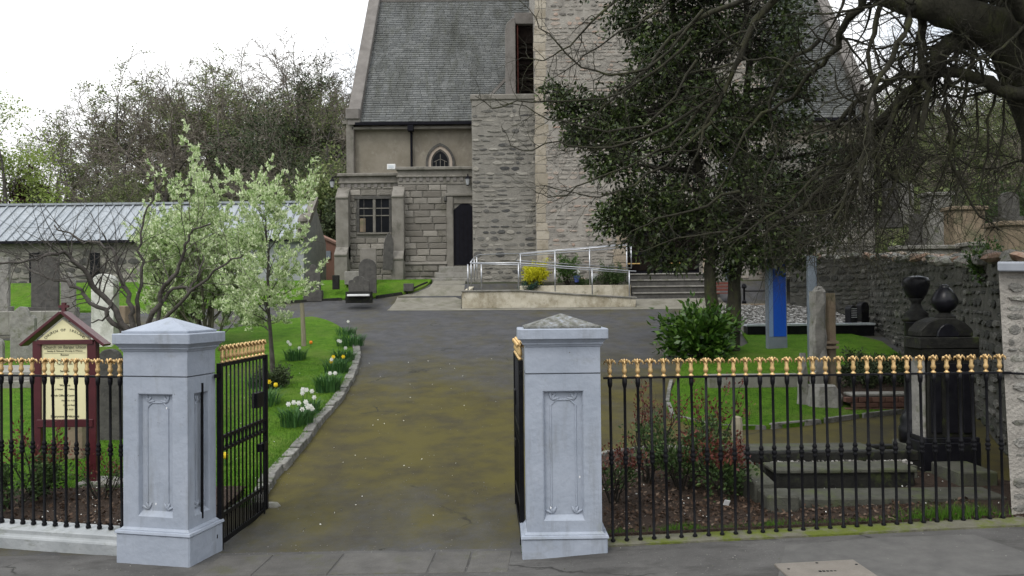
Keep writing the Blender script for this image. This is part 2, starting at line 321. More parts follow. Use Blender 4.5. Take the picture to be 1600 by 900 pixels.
m_daff = M('daffodil_leaves', [(0, (.02, .06, .02)), (.5, (.045, .12, .03)), (1, (.08, .18, .05))], 3, rough=.6, island=True, translucent=.2)
m_fwh = M('white_petals', [(0, (.72, .72, .66)), (1, (.85, .85, .80))], 3, rough=.6, translucent=.2)
m_fye = M('yellow_petals', [(0, (.75, .50, .01)), (1, (.85, .68, .04))], 3, rough=.6, translucent=.2)
m_for = M('orange_petals', [(0, (.70, .16, .01)), (1, (.80, .25, .02))], 3, rough=.6)
m_metroof = M('metal_roof_sheet', [(.3, (.25, .275, .295)), (.7, (.33, .355, .375))], 1.5, rough=.6, metal=.1, moss=((.2, .21, .2), 2.5, .52, .75, (3, 1, .5)))
m_brick = M('red_brick', [(0, (.10, .05, .038)), (1, (.18, .10, .075))], 6, rough=.95, island=True, bump=.5, bscale=30)
m_sand = M('sandstone_tomb', [(.3, (.17, .13, .09)), (.7, (.28, .22, .155))], 2, rough=.9, bump=.5, bscale=20, moss=((.12, .12, .07), 2.5, .5, .7, None))
m_stake = M('weathered_timber', [(.3, (.17, .15, .10)), (.7, (.28, .25, .18))], 10, rough=.9, bump=.6, bscale=30, stretch=(3, 3, .4))
m_lead = M('lead_flashing', [(.3, (.45, .48, .50)), (.7, (.6, .63, .65))], 4, rough=.4)
m_cover = M('inspection_cover', [(.3, (.15, .135, .115)), (.7, (.20, .18, .155))], 5, rough=.8, bump=.6, bscale=70, moss=((.15, .13, .11), 5, .55, .75, None))
m_brass = M('brass', [(0, (.65, .42, .15)), (1, (.75, .52, .22))], 5, rough=.3, metal=.8)
m_redwood = M('red_painted_timber', [(0, (.10, .03, .022)), (1, (.18, .055, .04))], 6, rough=.7)
# moss-stained driveway
def driveway_mat():
    m = m_asph.copy(); m.name = 'mossy_driveway_asphalt'; n = m.node_tree; L = n.links
    b = next(x for x in n.nodes if x.type == 'BSDF_PRINCIPLED'); src = b.inputs['Base Color'].links[0].from_socket
    geo = next(x for x in n.nodes if x.type == 'NEW_GEOMETRY'); sp = n.nodes.new('ShaderNodeSeparateXYZ'); L.new(geo.outputs['Position'], sp.inputs[0])
    def noise_(sc, st=(1, 1, 1), det=7, r=.65):
        mp = n.nodes.new('ShaderNodeMapping'); mp.inputs['Scale'].default_value = st; L.new(geo.outputs['Position'], mp.inputs[0])
        t = n.nodes.new('ShaderNodeTexNoise'); t.inputs['Scale'].default_value = sc; t.inputs['Detail'].default_value = det; t.inputs['Roughness'].default_value = r; L.new(mp.outputs[0], t.inputs['Vector']); return t.outputs[0]
    def math_(op, a, b_=None, c=None):
        t = n.nodes.new('ShaderNodeMath'); t.operation = op; t.use_clamp = False
        for i, v in enumerate((a, b_, c)):
            if v is None: continue
            if isinstance(v, (int, float)): t.inputs[i].default_value = v
            else: L.new(v, t.inputs[i])
        return t.outputs[0]
    # cover thins out up the drive, thick between the wheel tracks and at the edges
    fy = n.nodes.new('ShaderNodeMapRange'); fy.inputs[1].default_value = 19; fy.inputs[2].default_value = 11; L.new(sp.outputs[1], fy.inputs[0])
    fn = n.nodes.new('ShaderNodeMapRange'); fn.inputs[1].default_value = 7.7; fn.inputs[2].default_value = 10.0; L.new(sp.outputs[1], fn.inputs[0])
    big = noise_(.8, (1, .6, 1), 9, .7); fine = math_('ADD', math_('MULTIPLY', noise_(11, det=9, r=.8), .6), math_('MULTIPLY', noise_(70, det=3, r=.8), .42))
    s = math_('ADD', math_('MULTIPLY', big, 1.25), math_('MULTIPLY', fine, .8))
    fx = n.nodes.new('ShaderNodeMapRange'); fx.inputs[1].default_value = 2.0; fx.inputs[2].default_value = 3.5; L.new(sp.outputs[0], fx.inputs[0])
    s = math_('ADD', s, math_('MULTIPLY', fy.outputs[0], .55)); s = math_('ADD', s, math_('MULTIPLY', math_('MULTIPLY', fx.outputs[0], fy.outputs[0]), .55)); s = math_('ADD', s, math_('MULTIPLY', fn.outputs[0], .48))
    cl = n.nodes.new('ShaderNodeMapRange'); cl.inputs[1].default_value = 1.45; cl.inputs[2].default_value = 1.9; cl.inputs[4].default_value = .85; L.new(s, cl.inputs[0])
    rp = n.nodes.new('ShaderNodeValToRGB'); e = rp.color_ramp.elements; e[0].position = .35; e[0].color = (.036, .029, .008, 1); e[1].position = .58; e[1].color = (.072, .060, .004, 1)
    L.new(noise_(1.6), rp.inputs[0])
    mm = n.nodes.new('ShaderNodeMix'); mm.data_type = 'RGBA'; L.new(cl.outputs[0], mm.inputs[0]); L.new(src, mm.inputs[6]); L.new(rp.outputs[0], mm.inputs[7]); L.new(mm.outputs[2], b.inputs['Base Color'])
    # scattered grit
    return m
m_drive = driveway_mat()
def add_cracks(m, scale, wdt, dark, mask):
    n = m.node_tree; L = n.links; b = next(x for x in n.nodes if x.type == 'BSDF_PRINCIPLED'); src = b.inputs['Base Color'].links[0].from_socket
    geo = next(x for x in n.nodes if x.type == 'NEW_GEOMETRY'); no = n.nodes.new('ShaderNodeTexNoise'); no.inputs['Scale'].default_value = 2.5; no.inputs['Detail'].default_value = 6; L.new(geo.outputs['Position'], no.inputs['Vector'])
    mv = n.nodes.new('ShaderNodeMix'); mv.data_type = 'VECTOR'; mv.inputs[0].default_value = .28; L.new(geo.outputs['Position'], mv.inputs[4]); L.new(no.outputs['Color'], mv.inputs[5])
    vo = n.nodes.new('ShaderNodeTexVoronoi'); vo.feature = 'DISTANCE_TO_EDGE'; vo.inputs['Scale'].default_value = scale; L.new(mv.outputs[1], vo.inputs['Vector'])
    r = n.nodes.new('ShaderNodeMapRange'); r.inputs[1].default_value = 0; r.inputs[2].default_value = wdt; r.inputs[3].default_value = 1; r.inputs[4].default_value = 0; L.new(vo.outputs['Distance'], r.inputs[0])
    n3 = n.nodes.new('ShaderNodeTexNoise'); n3.inputs['Scale'].default_value = 1.1; L.new(geo.outputs['Position'], n3.inputs['Vector']); r3 = n.nodes.new('ShaderNodeMapRange'); r3.inputs[1].default_value = mask; r3.inputs[2].default_value = mask + .08; L.new(n3.outputs[0], r3.inputs[0])
    mu = n.nodes.new('ShaderNodeMath'); mu.operation = 'MULTIPLY'; L.new(r.outputs[0], mu.inputs[0]); L.new(r3.outputs[0], mu.inputs[1])
    mm = n.nodes.new('ShaderNodeMix'); mm.data_type = 'RGBA'; L.new(mu.outputs[0], mm.inputs[0]); L.new(src, mm.inputs[6]); mm.inputs[7].default_value = (*dark, 1); L.new(mm.outputs[2], b.inputs['Base Color'])
add_cracks(m_pave, .8, .012, (.02, .019, .017), .47); add_cracks(m_drive, .5, .008, (.018, .017, .012), .56)
# ================================================================== THE GROUND
def terrain():
    xs = sorted(set([-300, -220, -160, -130] + [x * 4 for x in range(-27, -7)] + [x * .5 for x in range(-56, 57)] + [x * 4 for x in range(7, 28)] + [130, 160, 220, 300]))
    ys = sorted(set([-60, -20, 0, 4, 7.7, 8] + [8 + .5 * k for k in range(1, 76)] + [48, 52, 56] + [60 + 5 * k for k in range(16)] + [160, 220, 320, 600]))
    v = [(x, y, g(x, y) - .06) for y in ys for x in xs]; n = len(xs)
    f = [(j * n + i, j * n + i + 1, (j + 1) * n + i + 1, (j + 1) * n + i) for j in range(len(ys) - 1) for i in range(n - 1)]
    tag(link_mesh('terrain', np_mesh('terrain', v, f, m_wood, True)), kind='structure')
terrain()
drape('driveway', [(-16, 7.45), (14, 7.45), (14, 29.4), (-16, 29.4)], 0, m_drive, .5)
drape('pavement', [(-30, -8), (30, -8), (30, 7.55), (-30, 7.55)], .004, m_pave, .5)
drape('pavement_patch', [(2.0, 6.2), (4.35, 6.2), (4.1, 7.22), (3.3, 7.26), (2.4, 7.16)], .008, m_pav2, .4)
# kerb-like slabs across the gateway, each with its own joint
def slab_at(name, pts, m, off, th=.03, parent=None):
    mb = MB(); mb.quadstrip([[(x, y, g(x, y) + off - th) for x, y in pts], [(x, y, g(x, y) + off) for x, y in pts]]); return mb.build(name, m, parent, bevel=.006)
m_thr = M('threshold_stone', [(.3, (.065, .062, .057)), (.7, (.105, .10, .092))], 5, rough=.9, bump=.5, bscale=60, rand=.12, moss=((.07, .07, .04), 3, .52, .7, None))
cut = [-2.75, -2.25, -1.6, -.75, -.42, -.05]
for i in range(5):
    o = slab_at('threshold_slab', [(cut[i] + .008, 6.9), (cut[i + 1] - .008, 6.9), (cut[i + 1] - .008 + .03, 7.46), (cut[i] + .008 + .03, 7.46)], m_thr, .012); tag(o, kind='structure')
o = slab_at('inspection_cover', [(2.16, 6.15), (2.83, 6.15), (2.80, 6.68), (2.14, 6.67)], m_cover, .022)
tag(o, 'flat beige rectangular inspection cover set in the pavement tarmac', 'manhole cover')
mb = MB()
for sx, sy in ((2.21, 6.52), (2.77, 6.55), (2.48, 6.63), (2.22, 6.22)): mb.lathe(sx, sy, [(.012, g(sx, sy) + .02), (.012, g(sx, sy) + .0245)], 8)
for k in range(5): mb.box(2.42 + k * .03, 2.44 + k * .03, 6.42, 6.44, g(2.5, 6.43) + .02, g(2.5, 6.43) + .0245)
W[o] = Vector(o.location); mb.build('keyholes', m_dark, o)['kind'] = 'stuff'

# kerb curve of the left lawn, read off the photograph then placed on the slope
kerbL = [G(*p) for p in [(400, 800), (412, 762), (440, 733), (468, 702), (497, 662), (522, 635), (541, 607), (553, 582), (559, 560), (556, 543), (545, 526), (528, 512), (505, 502), (478, 497)]]
kerbL = [(p.x, p.y) for p in kerbL] + [(-9, 20.6), (-16, 20.8)]
def smooth(pts, it=2):
    for _ in range(it):
        q = [pts[0]]
        for a, b in zip(pts, pts[1:]): q += [(a[0] * .75 + b[0] * .25, a[1] * .75 + b[1] * .25), (a[0] * .25 + b[0] * .75, a[1] * .25 + b[1] * .75)]
        pts = q + [pts[-1]]
    return pts
kerbL = smooth(kerbL)
lawnL = kerbL + [(-16, 9.35), (-3.15, 9.35)]
drape('left_lawn', lawnL, .085, m_lawn, .4, skirt=.12)
drape('left_flower_bed', [(-3.12, 7.9), (-3.1, 9.34), (-16, 9.34), (-16, 10.2), (-16, 8.6)], .10, m_soil, .25, skirt=.1)
stone_v = []
def kerb_run(pts, name, m, wd, h0, lo, hi, parent_name='kerb', root=None):
    """individual kerb stones along a curve; shares one unit mesh"""
    if root is None:
        root = bpy.data.objects.new(parent_name, None); COL.objects.link(root); root.location = (pts[0][0], pts[0][1], g(*pts[0])); W[root] = Vector(root.location); root['kind'] = 'structure'
    mb = MB().frustum(0, 0, -.5, .5, 1, 1, .93, .9); me = mb.mesh(name, m, bevel=.04)
    seg = 0; pos = 0; i = 0; L = [0]
    for a, b in zip(pts, pts[1:]): L.append(L[-1] + math.dist(a, b))
    def at(s):
        k = max(0, min(len(L) - 2, int(np.searchsorted(L, s)) - 1)); t = (s - L[k]) / max(1e-6, L[k + 1] - L[k]); return pts[k][0] + (pts[k + 1][0] - pts[k][0]) * t, pts[k][1] + (pts[k + 1][1] - pts[k][1]) * t
    while pos < L[-1] - lo:
        ln = rng.uniform(lo, hi); a = at(pos); b = at(min(pos + ln, L[-1])); c = ((a[0] + b[0]) / 2, (a[1] + b[1]) / 2); ang = math.atan2(b[1] - a[1], b[0] - a[0])
        tilt = math.atan2(g(*b) - g(*a), math.dist(a, b))
        hh = .22; o = link_mesh(name, me, root)
        o.matrix_local = Matrix.Translation(Vector((c[0], c[1], g(*c) + h0 - hh / 2 + rng.uniform(-.012, .012))) - W[root]) @ Euler((rng.uniform(-.05, .05), -tilt + rng.uniform(-.02, .02), ang + rng.uniform(-.04, .04))).to_matrix().to_4x4() @ Matrix.Diagonal((math.dist(a, b) * .96, wd * rng.uniform(.85, 1.15), hh, 1))
        pos += ln
    return root
kr = kerb_run([p for p in kerbL if p[1] < 20.4 and p[0] > -7], 'kerb_stone', m_kerb, .17, .10, .30, .48)
# right-hand lawn island behind the railings
isl = [G(*p) for p in [(1046, 622), (1040, 640), (1050, 655), (1080, 667), (1150, 673), (1240, 669), (1320, 656)]]
isl = smooth([(p.x, p.y) for p in isl] + [(6.4, 12.9), (7.35, 13.0)], 2)
islB = [(8.1, 16.0), (8.9, 19.4), (8.6, 21.0), (6.0, 21.0), (5.7, 19.4), (5.2, 18.6), (4.6, 18.2), (3.6, 17.0), (3.2, 15.6)]
drape('right_lawn', isl + islB, .06, m_lawn, .4, skirt=.1)
kerb_run([(3.0, 15.3)] + isl, 'kerb_stone', m_kerb, .07, .075, .7, 1.0, 'island_kerb')
# flower bed and verge behind the right railings
drape('right_flower_bed', smooth([(.75, 7.6), (6.0, 7.62), (6.0, 8.6), (3.4, 10.2), (3.0, 10.9), (2.2, 10.75), (1.55, 10.9), (.95, 10.3), (.78, 9)], 1), .05, m_soil, .25, skirt=.06)
kerb_run(smooth([(1.0, 10.45), (1.5, 10.98), (2.2, 10.9), (2.95, 11.0)], 2), 'edging_stone', m_kerb, .08, .07, .4, .6, 'bed_edging')
# grass bank and path in front of the vestry
bankL = [G(480, 471), G(530, 470), G(585, 468), G(618, 463), G(650, 456), G(668, 448), G(674, 440)]
bankP = smooth([(-25, 27.2), (-12, 27.1)] + [(p.x, p.y) for p in bankL], 2)
drape('church_lawn', bankP + [(-3.05, 31.3), (-3.4, 46), (-40, 46), (-40, 27.3)], .07, m_lawn, .5, skirt=.1)
kerb_run([p for p in bankP if p[0] > -9], 'edging_stone', m_blackr, .08, .10, .8, 1.2, 'lawn_edging')
pathP = [(p.x + .05, p.y) for p in bankL[2:]]
drape('vestry_path', [(-4.2, 26.9), (-1.75, 26.75), (-1.7, 31.0), (-3.0, 31.2)] + [(p.x + .08, p.y - .02) for p in reversed(bankL[3:])], .006, m_apron, .4)
drape('concrete_apron', [(-2.2, 26.75), (7.3, 26.4), (7.3, 28.35), (4.2, 28.3), (4.2, 27.15), (-2.2, 27.15)], .010, m_apron, .4)

# ================================================================== GATE PILLARS
def leafmotif():
    mb = MB()
    for a in (-.75, 0, .75):
        b = MB().blob((0, 0, .024), .010, .006, .026, 6, 4); b.xf(Matrix.Rotation(a, 4, 'Y')); n = len(mb.v); mb.v += b.v; mb.f += [tuple(i + n for i in f) for f in b.f]
    return mb
motif_me = leafmotif().mesh('leaf_motif', m_paint, True)
def pillar(label, loc, rz, wd, dp, h, capm, slant):
    t = thing('gate_pillar', label, 'gate pillar', loc, 'gate pillars', rz)
    z0, z1, z2, z3 = h                                             # plinth top, shaft top(groove), frieze top, cap top
    ov = .045
    mb = MB(); x0, x1, y0, y1 = -wd / 2 - ov, wd / 2 + ov, -dp / 2 - ov, dp / 2 + ov
    mb.quadstrip([[(x0, y0, -.15), (x1, y0, -.15), (x1, y1, -.15), (x0, y1, -.15)], [(x0, y0, z0 - .05), (x1, y0, z0 - .05), (x1, y1, z0 - .05), (x0, y1, z0 - .05)]])
    mb.build('plinth', m_paint, t, local=True, bevel=.012)
    mb = MB(); mb.frustum(0, 0, z0 - .05, z0 - .022, wd + .115, dp + .115, wd + .10, dp + .10); mb.frustum(0, 0, z0 - .022, z0, wd + .05, dp + .05, wd + .012, dp + .012)
    mb.build('plinth_moulding', m_paint, t, local=True, bevel=.004)
    # shaft with a sunk panel in each face
    mb = MB()
    for k in range(4):
        s, d = (wd, dp) if k % 2 == 0 else (dp, wd)
        hw, pz0, pz1 = s / 2, z0 + .10, z1 - .15
        pw = hw - (.15 if k % 2 == 0 else .10); yo = -d / 2
        o = [(-hw, yo, z0), (hw, yo, z0), (hw, yo, z1), (-hw, yo, z1)]
        a = [(-pw, yo, pz0), (pw, yo, pz0), (pw, yo, pz1), (-pw, yo, pz1)]
        a2 = [(-pw + .008, yo + .006, pz0 + .008), (pw - .008, yo + .006, pz0 + .008), (pw - .008, yo + .006, pz1 - .008), (-pw + .008, yo + .006, pz1 - .008)]
        i = [(-pw + .022, yo + .042, pz0 + .045), (pw - .022, yo + .042, pz0 + .045), (pw - .022, yo + .042, pz1 - .02), (-pw + .022, yo + .042, pz1 - .02)]
        b = len(mb.v); rot = Matrix.Rotation(k * PI / 2, 3, 'Z')
        mb.v += [tuple(rot @ Vector(p)) for p in o + a + a2 + i]
        for r in range(3):
            for q in range(4): mb.f.append((b + r * 4 + q, b + r * 4 + (q + 1) % 4, b + r * 4 + 4 + (q + 1) % 4, b + r * 4 + 4 + q))
        mb.f.append((b + 12, b + 13, b + 14, b + 15))
    mb.build('shaft', m_paint, t, local=True)
    # raised bead with notched corners and leaf motifs, front and both flanks
    for k in ((0, 1, 3)):
        s, d = (wd, dp) if k % 2 == 0 else (dp, wd); pw = s / 2 - (.15 if k % 2 == 0 else .10) - .075
        pz0, pz1 = z0 + .19, z1 - .235; yo = -d / 2 + .041; n_ = min(.05, pw * .5); rot = Matrix.Rotation(k * PI / 2, 4, 'Z')
        if pw < .02: continue
        path = [(-pw, pz0 + .03), (-pw, pz1 - n_), (-pw + n_, pz1), (pw - n_, pz1), (pw, pz1 - n_), (pw, pz0 + .03)]
        MB().tube([(x, yo, z) for x, z in path], .0085, 6).xf(rot).build('panel_bead', m_paint, t, local=True)
        for sx in (-1, 1):
            for zz, up in ((pz1 + .002, 1), (pz0 - .035, 1)):
                o = link_mesh('leaf_motif', motif_me, t); o.matrix_local = rot @ Matrix.Translation((sx * (pw - .008), yo - .002, zz)) @ Matrix.Rotation(-sx * .55 if zz > 1 else sx * .3, 4, 'Y') @ Matrix.Diagonal((1.5, 1.6, 1.4, 1))
    mb = MB(); mb.frustum(0, 0, z1, z1 + .008, wd - .03, dp - .03, wd - .03, dp - .03); mb.frustum(0, 0, z1 + .008, z2, wd, dp, wd, dp); mb.build('frieze', m_paint, t, local=True, bevel=.003)
    mb = MB()
    for a, b, e0, e1 in ((z2, z2 + .022, .012, .03), (z2 + .022, z2 + .04, .05, .05), (z2 + .04, z2 + .068, .055, .10)): mb.frustum(0, 0, a, b, wd + e0, dp + e0, wd + e1, dp + e1)
    mb.build('cornice', m_paint, t, local=True, bevel=.003)
    mb = MB(); mb.frustum(0, 0, z2 + .068, z2 + .165, wd + .135, dp + .135, wd + .135, dp + .135); mb.build('cap_slab', m_paint, t, local=True, bevel=.008)
    zc = z2 + .165; mb = MB(); mb.frustum(0, 0, zc, zc + .022, wd + .02, dp + .02, wd + .02, dp + .02)
    mb.frustum(0, 0, zc + .022, z3, wd - .0, dp - .0, .02, .02); mb.build('pyramid_cap', capm, t, local=True, bevel=.003)
    # chips and drips in the paint
    mb = MB()
    for k in range(2): mb.blob((rng.uniform(-.3, .3), -dp / 2 - .001, rng.uniform(z0 + .2, z1)), .006, .003, .012, 5, 3, .3)
    mb.build('paint_chip', m_white, t, local=True)
    return t
LP = pillar('left grey painted gate pillar with clean smooth cap, beside the open gate leaf and noticeboard', (-3.19, 7.49, 0.03), math.radians(-13), .665, .43, (.34, 1.70, 1.93, 2.235), m_paint, 0)
RP = pillar('right grey painted gate pillar with flaking, lichen-covered pyramid cap', (.448, 7.46, .06), math.radians(.8), .675, .43, (.25, 1.665, 1.91, 2.205), m_paintc, .09)

# ================================================================== RAILINGS
def finial_mb():
    mb = MB(); mb.lathe(0, 0, [(.020, 0), (.022, .008), (.012, .014), (.010, .02)], 8)
    mb.lathe(0, 0, [(.008, .018), (.019, .035), (.021, .048), (.014, .066), (.017, .09), (.013, .104)], 8)
    for a, w_, dr in ((0, .047, 1), (PI, .047, 1), (PI / 2, .03, 1), (-PI / 2, .03, 1)):
        c, s_ = math.cos(a), math.sin(a)
        mb.tube([(c * r, s_ * r, z) for r, z in ((.004, .085), (w_ * .42, .112), (w_ * .8, .114), (w_, .100), (w_ * .93, .088))], [.009, .0095, .009, .0065, .003], 5)
    mb.tube([(0, 0, .10), (0, 0, .122), (0, 0, .132)], [.010, .012, .004], 6)
    mb.tube([(.006, -.012, .10), (.022, -.014, .127), (.034, -.012, .12)], [.007, .007, .003], 4); mb.tube([(-.006, -.012, .10), (-.022, -.014, .127), (-.034, -.012, .12)], [.007, .007, .003], 4)
    return mb
fin_me = finial_mb().mesh('finial', m_gold, True)
def bar_mb(h, r=.0128, collars=True, top=True):
    mb = MB(); prof = [(r * 1.9, 0), (r * 1.9, .02), (r * 1.3, .03), (r * 1.9, .045), (r, .06)]
    if collars:
        c = h * .475
        prof += [(r, c), (r * 1.7, c + .012), (r * 1.75, c + .03), (r * 1.2, c + .04), (r * 2.0, c + .055), (r * 2.0, c + .075), (r * 1.2, c + .09), (r * 1.75, c + .10), (r * 1.6, c + .12), (r, c + .135)]
    if top: prof += [(r, h - .09), (r * 1.5, h - .075), (r * 1.75, h - .05), (r * 1.75, h)]
    else: prof += [(r, h)]
    mb.lathe(0, 0, prof, 8); return mb
bar_b = bar_mb(1.5).mesh('bar', m_iron, True); bar_c = bar_mb(1.5, top=False).mesh('bar', m_iron, True)
def railing(label, p0, p1, zt, n, zb, plain_idx=()):
    t = thing('iron_railing', label, 'railing', (p0[0], p0[1], zb(0)), 'gold-tipped black railings')
    MB().quadstrip([[(p[0] + dy * nx, p[1] + dy * ny, zt + dz) for dy, dz in ((-.018, -.009), (.018, -.009), (.018, .009), (-.018, .009))] for p, nx, ny in
                    [((p0[0] - (p1[0] - p0[0]) / n * .6, p0[1] - (p1[1] - p0[1]) / n * .6), 0, 1), ((p1[0] + (p1[0] - p0[0]) / n * .8, p1[1] + (p1[1] - p0[1]) / n * .8), 0, 1)]]).build('top_rail', m_iron, t)
    for i in range(n):
        f = i / (n - 1); x = p0[0] + (p1[0] - p0[0]) * f; y = p0[1] + (p1[1] - p0[1]) * f; z = zb(f)
        o = link_mesh('bar', bar_c if i in plain_idx else bar_b, t); L = zt - z
        o.matrix_local = Matrix.Translation(Vector((x, y, z)) - W[t]) @ Euler((rng.uniform(-.008, .008), rng.gauss(0, .003) - .008, rng.uniform(-.3, .3))).to_matrix().to_4x4() @ Matrix.Diagonal((1, 1, L / 1.5, 1))
        q = link_mesh('finial', fin_me, o); q.matrix_local = Matrix.Translation((0, 0, 1.5 + .006 * 1.5 / L)) @ Matrix.Diagonal((1.12, 1.12, 1.5 / L * 1.30, 1)) @ Euler((0, 0, rng.uniform(-.12, .12))).to_matrix().to_4x4()
    return t
ra, rb = A(955, 590, 7.45), A(1563, 580, 7.6)
rl = railing('long black railing with gold finials in front of the grave plot, right of the gateway', (ra.x, ra.y), (rb.x, rb.y), 1.665, 30, lambda f: .125 + .14 * f, (3, 4, 5, 7, 9))
MB().box(ra.x - .125, ra.x - .105, 7.44, 7.47, .1, 1.66).build('end_standard', m_iron, rl)
MB().tube([(rb.x - .02, 7.6, 1.665), (rb.x + .22, 7.6, 1.65)], .012, 6).build('wall_tie', m_iron, rl)
# low mossy stone base under the right railing
mb = MB(); pr = [(.80 + k * .4, g(.80 + k * .4, 7.4)) for k in range(11)]
mb.quadstrip([[(x, 7.36 + .03 * k / 10, z - .1), (x, 7.62 + .03 * k / 10, z - .1), (x, 7.62 + .03 * k / 10, z + .028), (x, 7.36 + .03 * k / 10, z + .022)] for k, (x, z) in enumerate(pr)])
tag(mb.build('railing_kerb', M('mossy_kerb', [(.3, (.09, .085, .06)), (.7, (.15, .145, .11))], 6, rough=.95, bump=.8, bscale=30, moss=[((.09, .11, .015), 3, .47, .6, None)])), 'low mossy kerb under the right hand railing', 'kerb')
cs13, sn13 = math.cos(math.radians(13)), math.sin(math.radians(13))
def LF(s, o=0): return (-3.53 - s * cs13 - o * sn13, 7.62 + s * sn13 - o * cs13)
lf0, lf1 = LF(.075), LF(.075 + .125 * 21)
railing('short black gold-tipped railing on the low pale wall left of the gateway', lf0, lf1, 1.70, 22, lambda f: .25)
mb = MB(); a0, a1, b0, b1 = LF(-.05, .13), LF(5, .13), LF(-.05, -.13), LF(5, -.13)
c0, c1 = LF(-.05, .155), LF(5, .155)
mb.quadstrip([[(a0[0], a0[1], -.1), (b0[0], b0[1], -.1), (b0[0], b0[1], .25), (a0[0], a0[1], .235), (a0[0], a0[1], .18), (c0[0], c0[1], .16)], [(a1[0], a1[1], -.1), (b1[0], b1[1], -.1), (b1[0], b1[1], .25), (a1[0], a1[1], .235), (a1[0], a1[1], .18), (c1[0], c1[1], .16)]])
tag(mb.build('low_wall', m_lowwall, bevel=.01), 'low pale rendered wall carrying the left railing', 'wall')

# ================================================================== GATES
def gate(label, hx, hy, ex, ey, z0, z1, n, rods):
    t = thing('gate_leaf', label, 'gate', (hx, hy, z0), 'iron gate leaves standing open', math.atan2(ey - hy, ex - hx)); L = math.dist((hx, hy), (ex, ey)); H = z1 - z0
    MB().box(-.022, .022, -.022, .022, 0, H + .02).build('hinge_stile', m_iron, t, local=True); MB().box(L - .02, L + .02, -.022, .022, .02, H + .02).build('closing_stile', m_iron, t, local=True)
    for z, th in ((.05, .05), (.31, .035), (H * .53, .028), (H * .60, .028), (H - .015, .035)):
        MB().box(.022, L - .02, -.014, .014, z, z + th).build('rail', m_iron, t, local=True)
    me = MB().lathe(0, 0, [(.009, .05), (.009, H * .53 - .02), (.019, H * .545), (.012, H * .565), (.019, H * .60), (.009, H * .62), (.009, H)], 7).mesh('bar', m_iron, True)
    low = MB().tube([(0, 0, .08), (0, 0, .31)], .007, 5).mesh('dog_bar', m_iron)
    for i in range(n):
        x = .06 + (L - .12) * i / (n - 1); o = link_mesh('bar', me, t); o.location = (x, 0, 0); q = link_mesh('finial', fin_me, o); q.location = (0, 0, H + .02); q.scale = (1.05, 1.05, 1.3)
        if i < n - 1:
            o = link_mesh('dog_bar', low, t); o.location = (x + (L - .12) / (n - 1) / 2, 0, 0)
    for z in (H - .11, .14): MB().box(-.10, -.02, -.012, .012, z, z + .035).build('hinge', m_iron, t, local=True)
    MB().box(L - .33, L - .14, -.035, .03, H * .70, H * .79).build('lock_box', m_iron, t, local=True, bevel=.004)
    MB().box(L - .20, L - .02, -.03, .02, H * .42, H * .47).build('latch', m_iron, t, local=True, bevel=.004)
    for x, a, b in rods: MB().tube([(x, -.04, a), (x, -.04, b)], .010, 6).build('drop_bolt', m_iron, t, local=True)
    return t
gate('left gate leaf swung open into the drive, its bars seen at an angle', -2.79, 7.66, -2.725, 8.86, .05, 1.80, 12, ((1.05, .02, .9), (.95, .3, .75)))
gate('right gate leaf swung open, seen edge on beside the right pillar', .075, 7.66, .03, 8.9, .07, 1.80, 12, ((1.05, .02, .9),))
tag(MB().tube([(-2.87, 7.42, .42), (-2.865, 7.42, 1.66)], .014, 6).build('slide_rod', m_iron), 'thin upright black rod fixed to the side of the left gate pillar', 'rod')
b = MB().blob((-2.69, 8.93, .13), .12, .07, .06, 8, 5, .12); tag(b.build('gate_stop_stone', m_conc, smooth=True), 'small pale stone block holding the left gate leaf', 'stone')
# ================================================================== STONES
def stone_variants(name, m, kind, n=8):
    out = []
    for k in range(n):
        K = 8 if kind == 'rubble' else 4; pts = []
        if kind == 'rubble':
            for j in range(K):
                a = 2 * PI * (j + .5) / K + rng.uniform(-.15, .15); c, s = math.cos(a), math.sin(a); q = 1 / max(abs(c), abs(s)) * .5; q = q * .9 + .5 * .1
                pts.append((c * q * rng.uniform(.8, 1.05), s * q * rng.uniform(.8, 1.05)))
            ins = .90
        else:
            pts = [(-.5, -.5), (.5, -.5), (.5, .5), (-.5, .5)]; ins = .86
        mb = MB(); mb.v = [(x, 0, z) for x, z in pts] + [(x * .97, -.6, z * .97) for x, z in pts] + [(x * ins * rng.uniform(.9, 1.08), -rng.uniform(.75, 1), z * ins * rng.uniform(.85, 1.1)) for x, z in pts] + [(rng.uniform(-.2, .2), -rng.uniform(.95, 1.12), rng.uniform(-.2, .2))]
        for r in range(2):
            for j in range(K): mb.f.append((r * K + j, r * K + (j + 1) % K, r * K + K + (j + 1) % K, r * K + K + j))
        for j in range(K): mb.f.append((2 * K + j, 2 * K + (j + 1) % K, 3 * K))
        out.append(mb.mesh(name, m))
    return out
def rows(x0, x1, z0, z1, hr, lr, gap, skip=0, jit=0, holes=()):
    out = []; z = z0
    while z < z1 - hr[0] * .4:
        h = min(rng.uniform(*hr), z1 - z); x = x0 - rng.uniform(0, lr[1] * .5)
        while x < x1:
            l = rng.uniform(*lr); a, b = max(x, x0), min(x + l, x1); x += l
            if b - a < lr[0] * .35 or rng.random() < skip: continue
            hh = h * (1 if not jit else rng.uniform(1 - jit, 1)); zc = z + h / 2 + (rng.uniform(-.25, .25) * (h - hh) if jit else 0); xc = (a + b) / 2
            if any(p[0] < b and p[1] > a and p[2] < z + h and p[3] > z for p in holes):
                cut = [p for p in holes if p[0] < b and p[1] > a and p[2] < z + h and p[3] > z][0]
                for aa, bb in ((a, min(b, cut[0])), (max(a, cut[1]), b)):
                    if bb - aa > lr[0] * .4: out.append(((aa + bb) / 2, zc, bb - aa - gap, hh - gap))
                continue
            out.append((xc, zc, b - a - gap, hh - gap))
        z += h
    return out
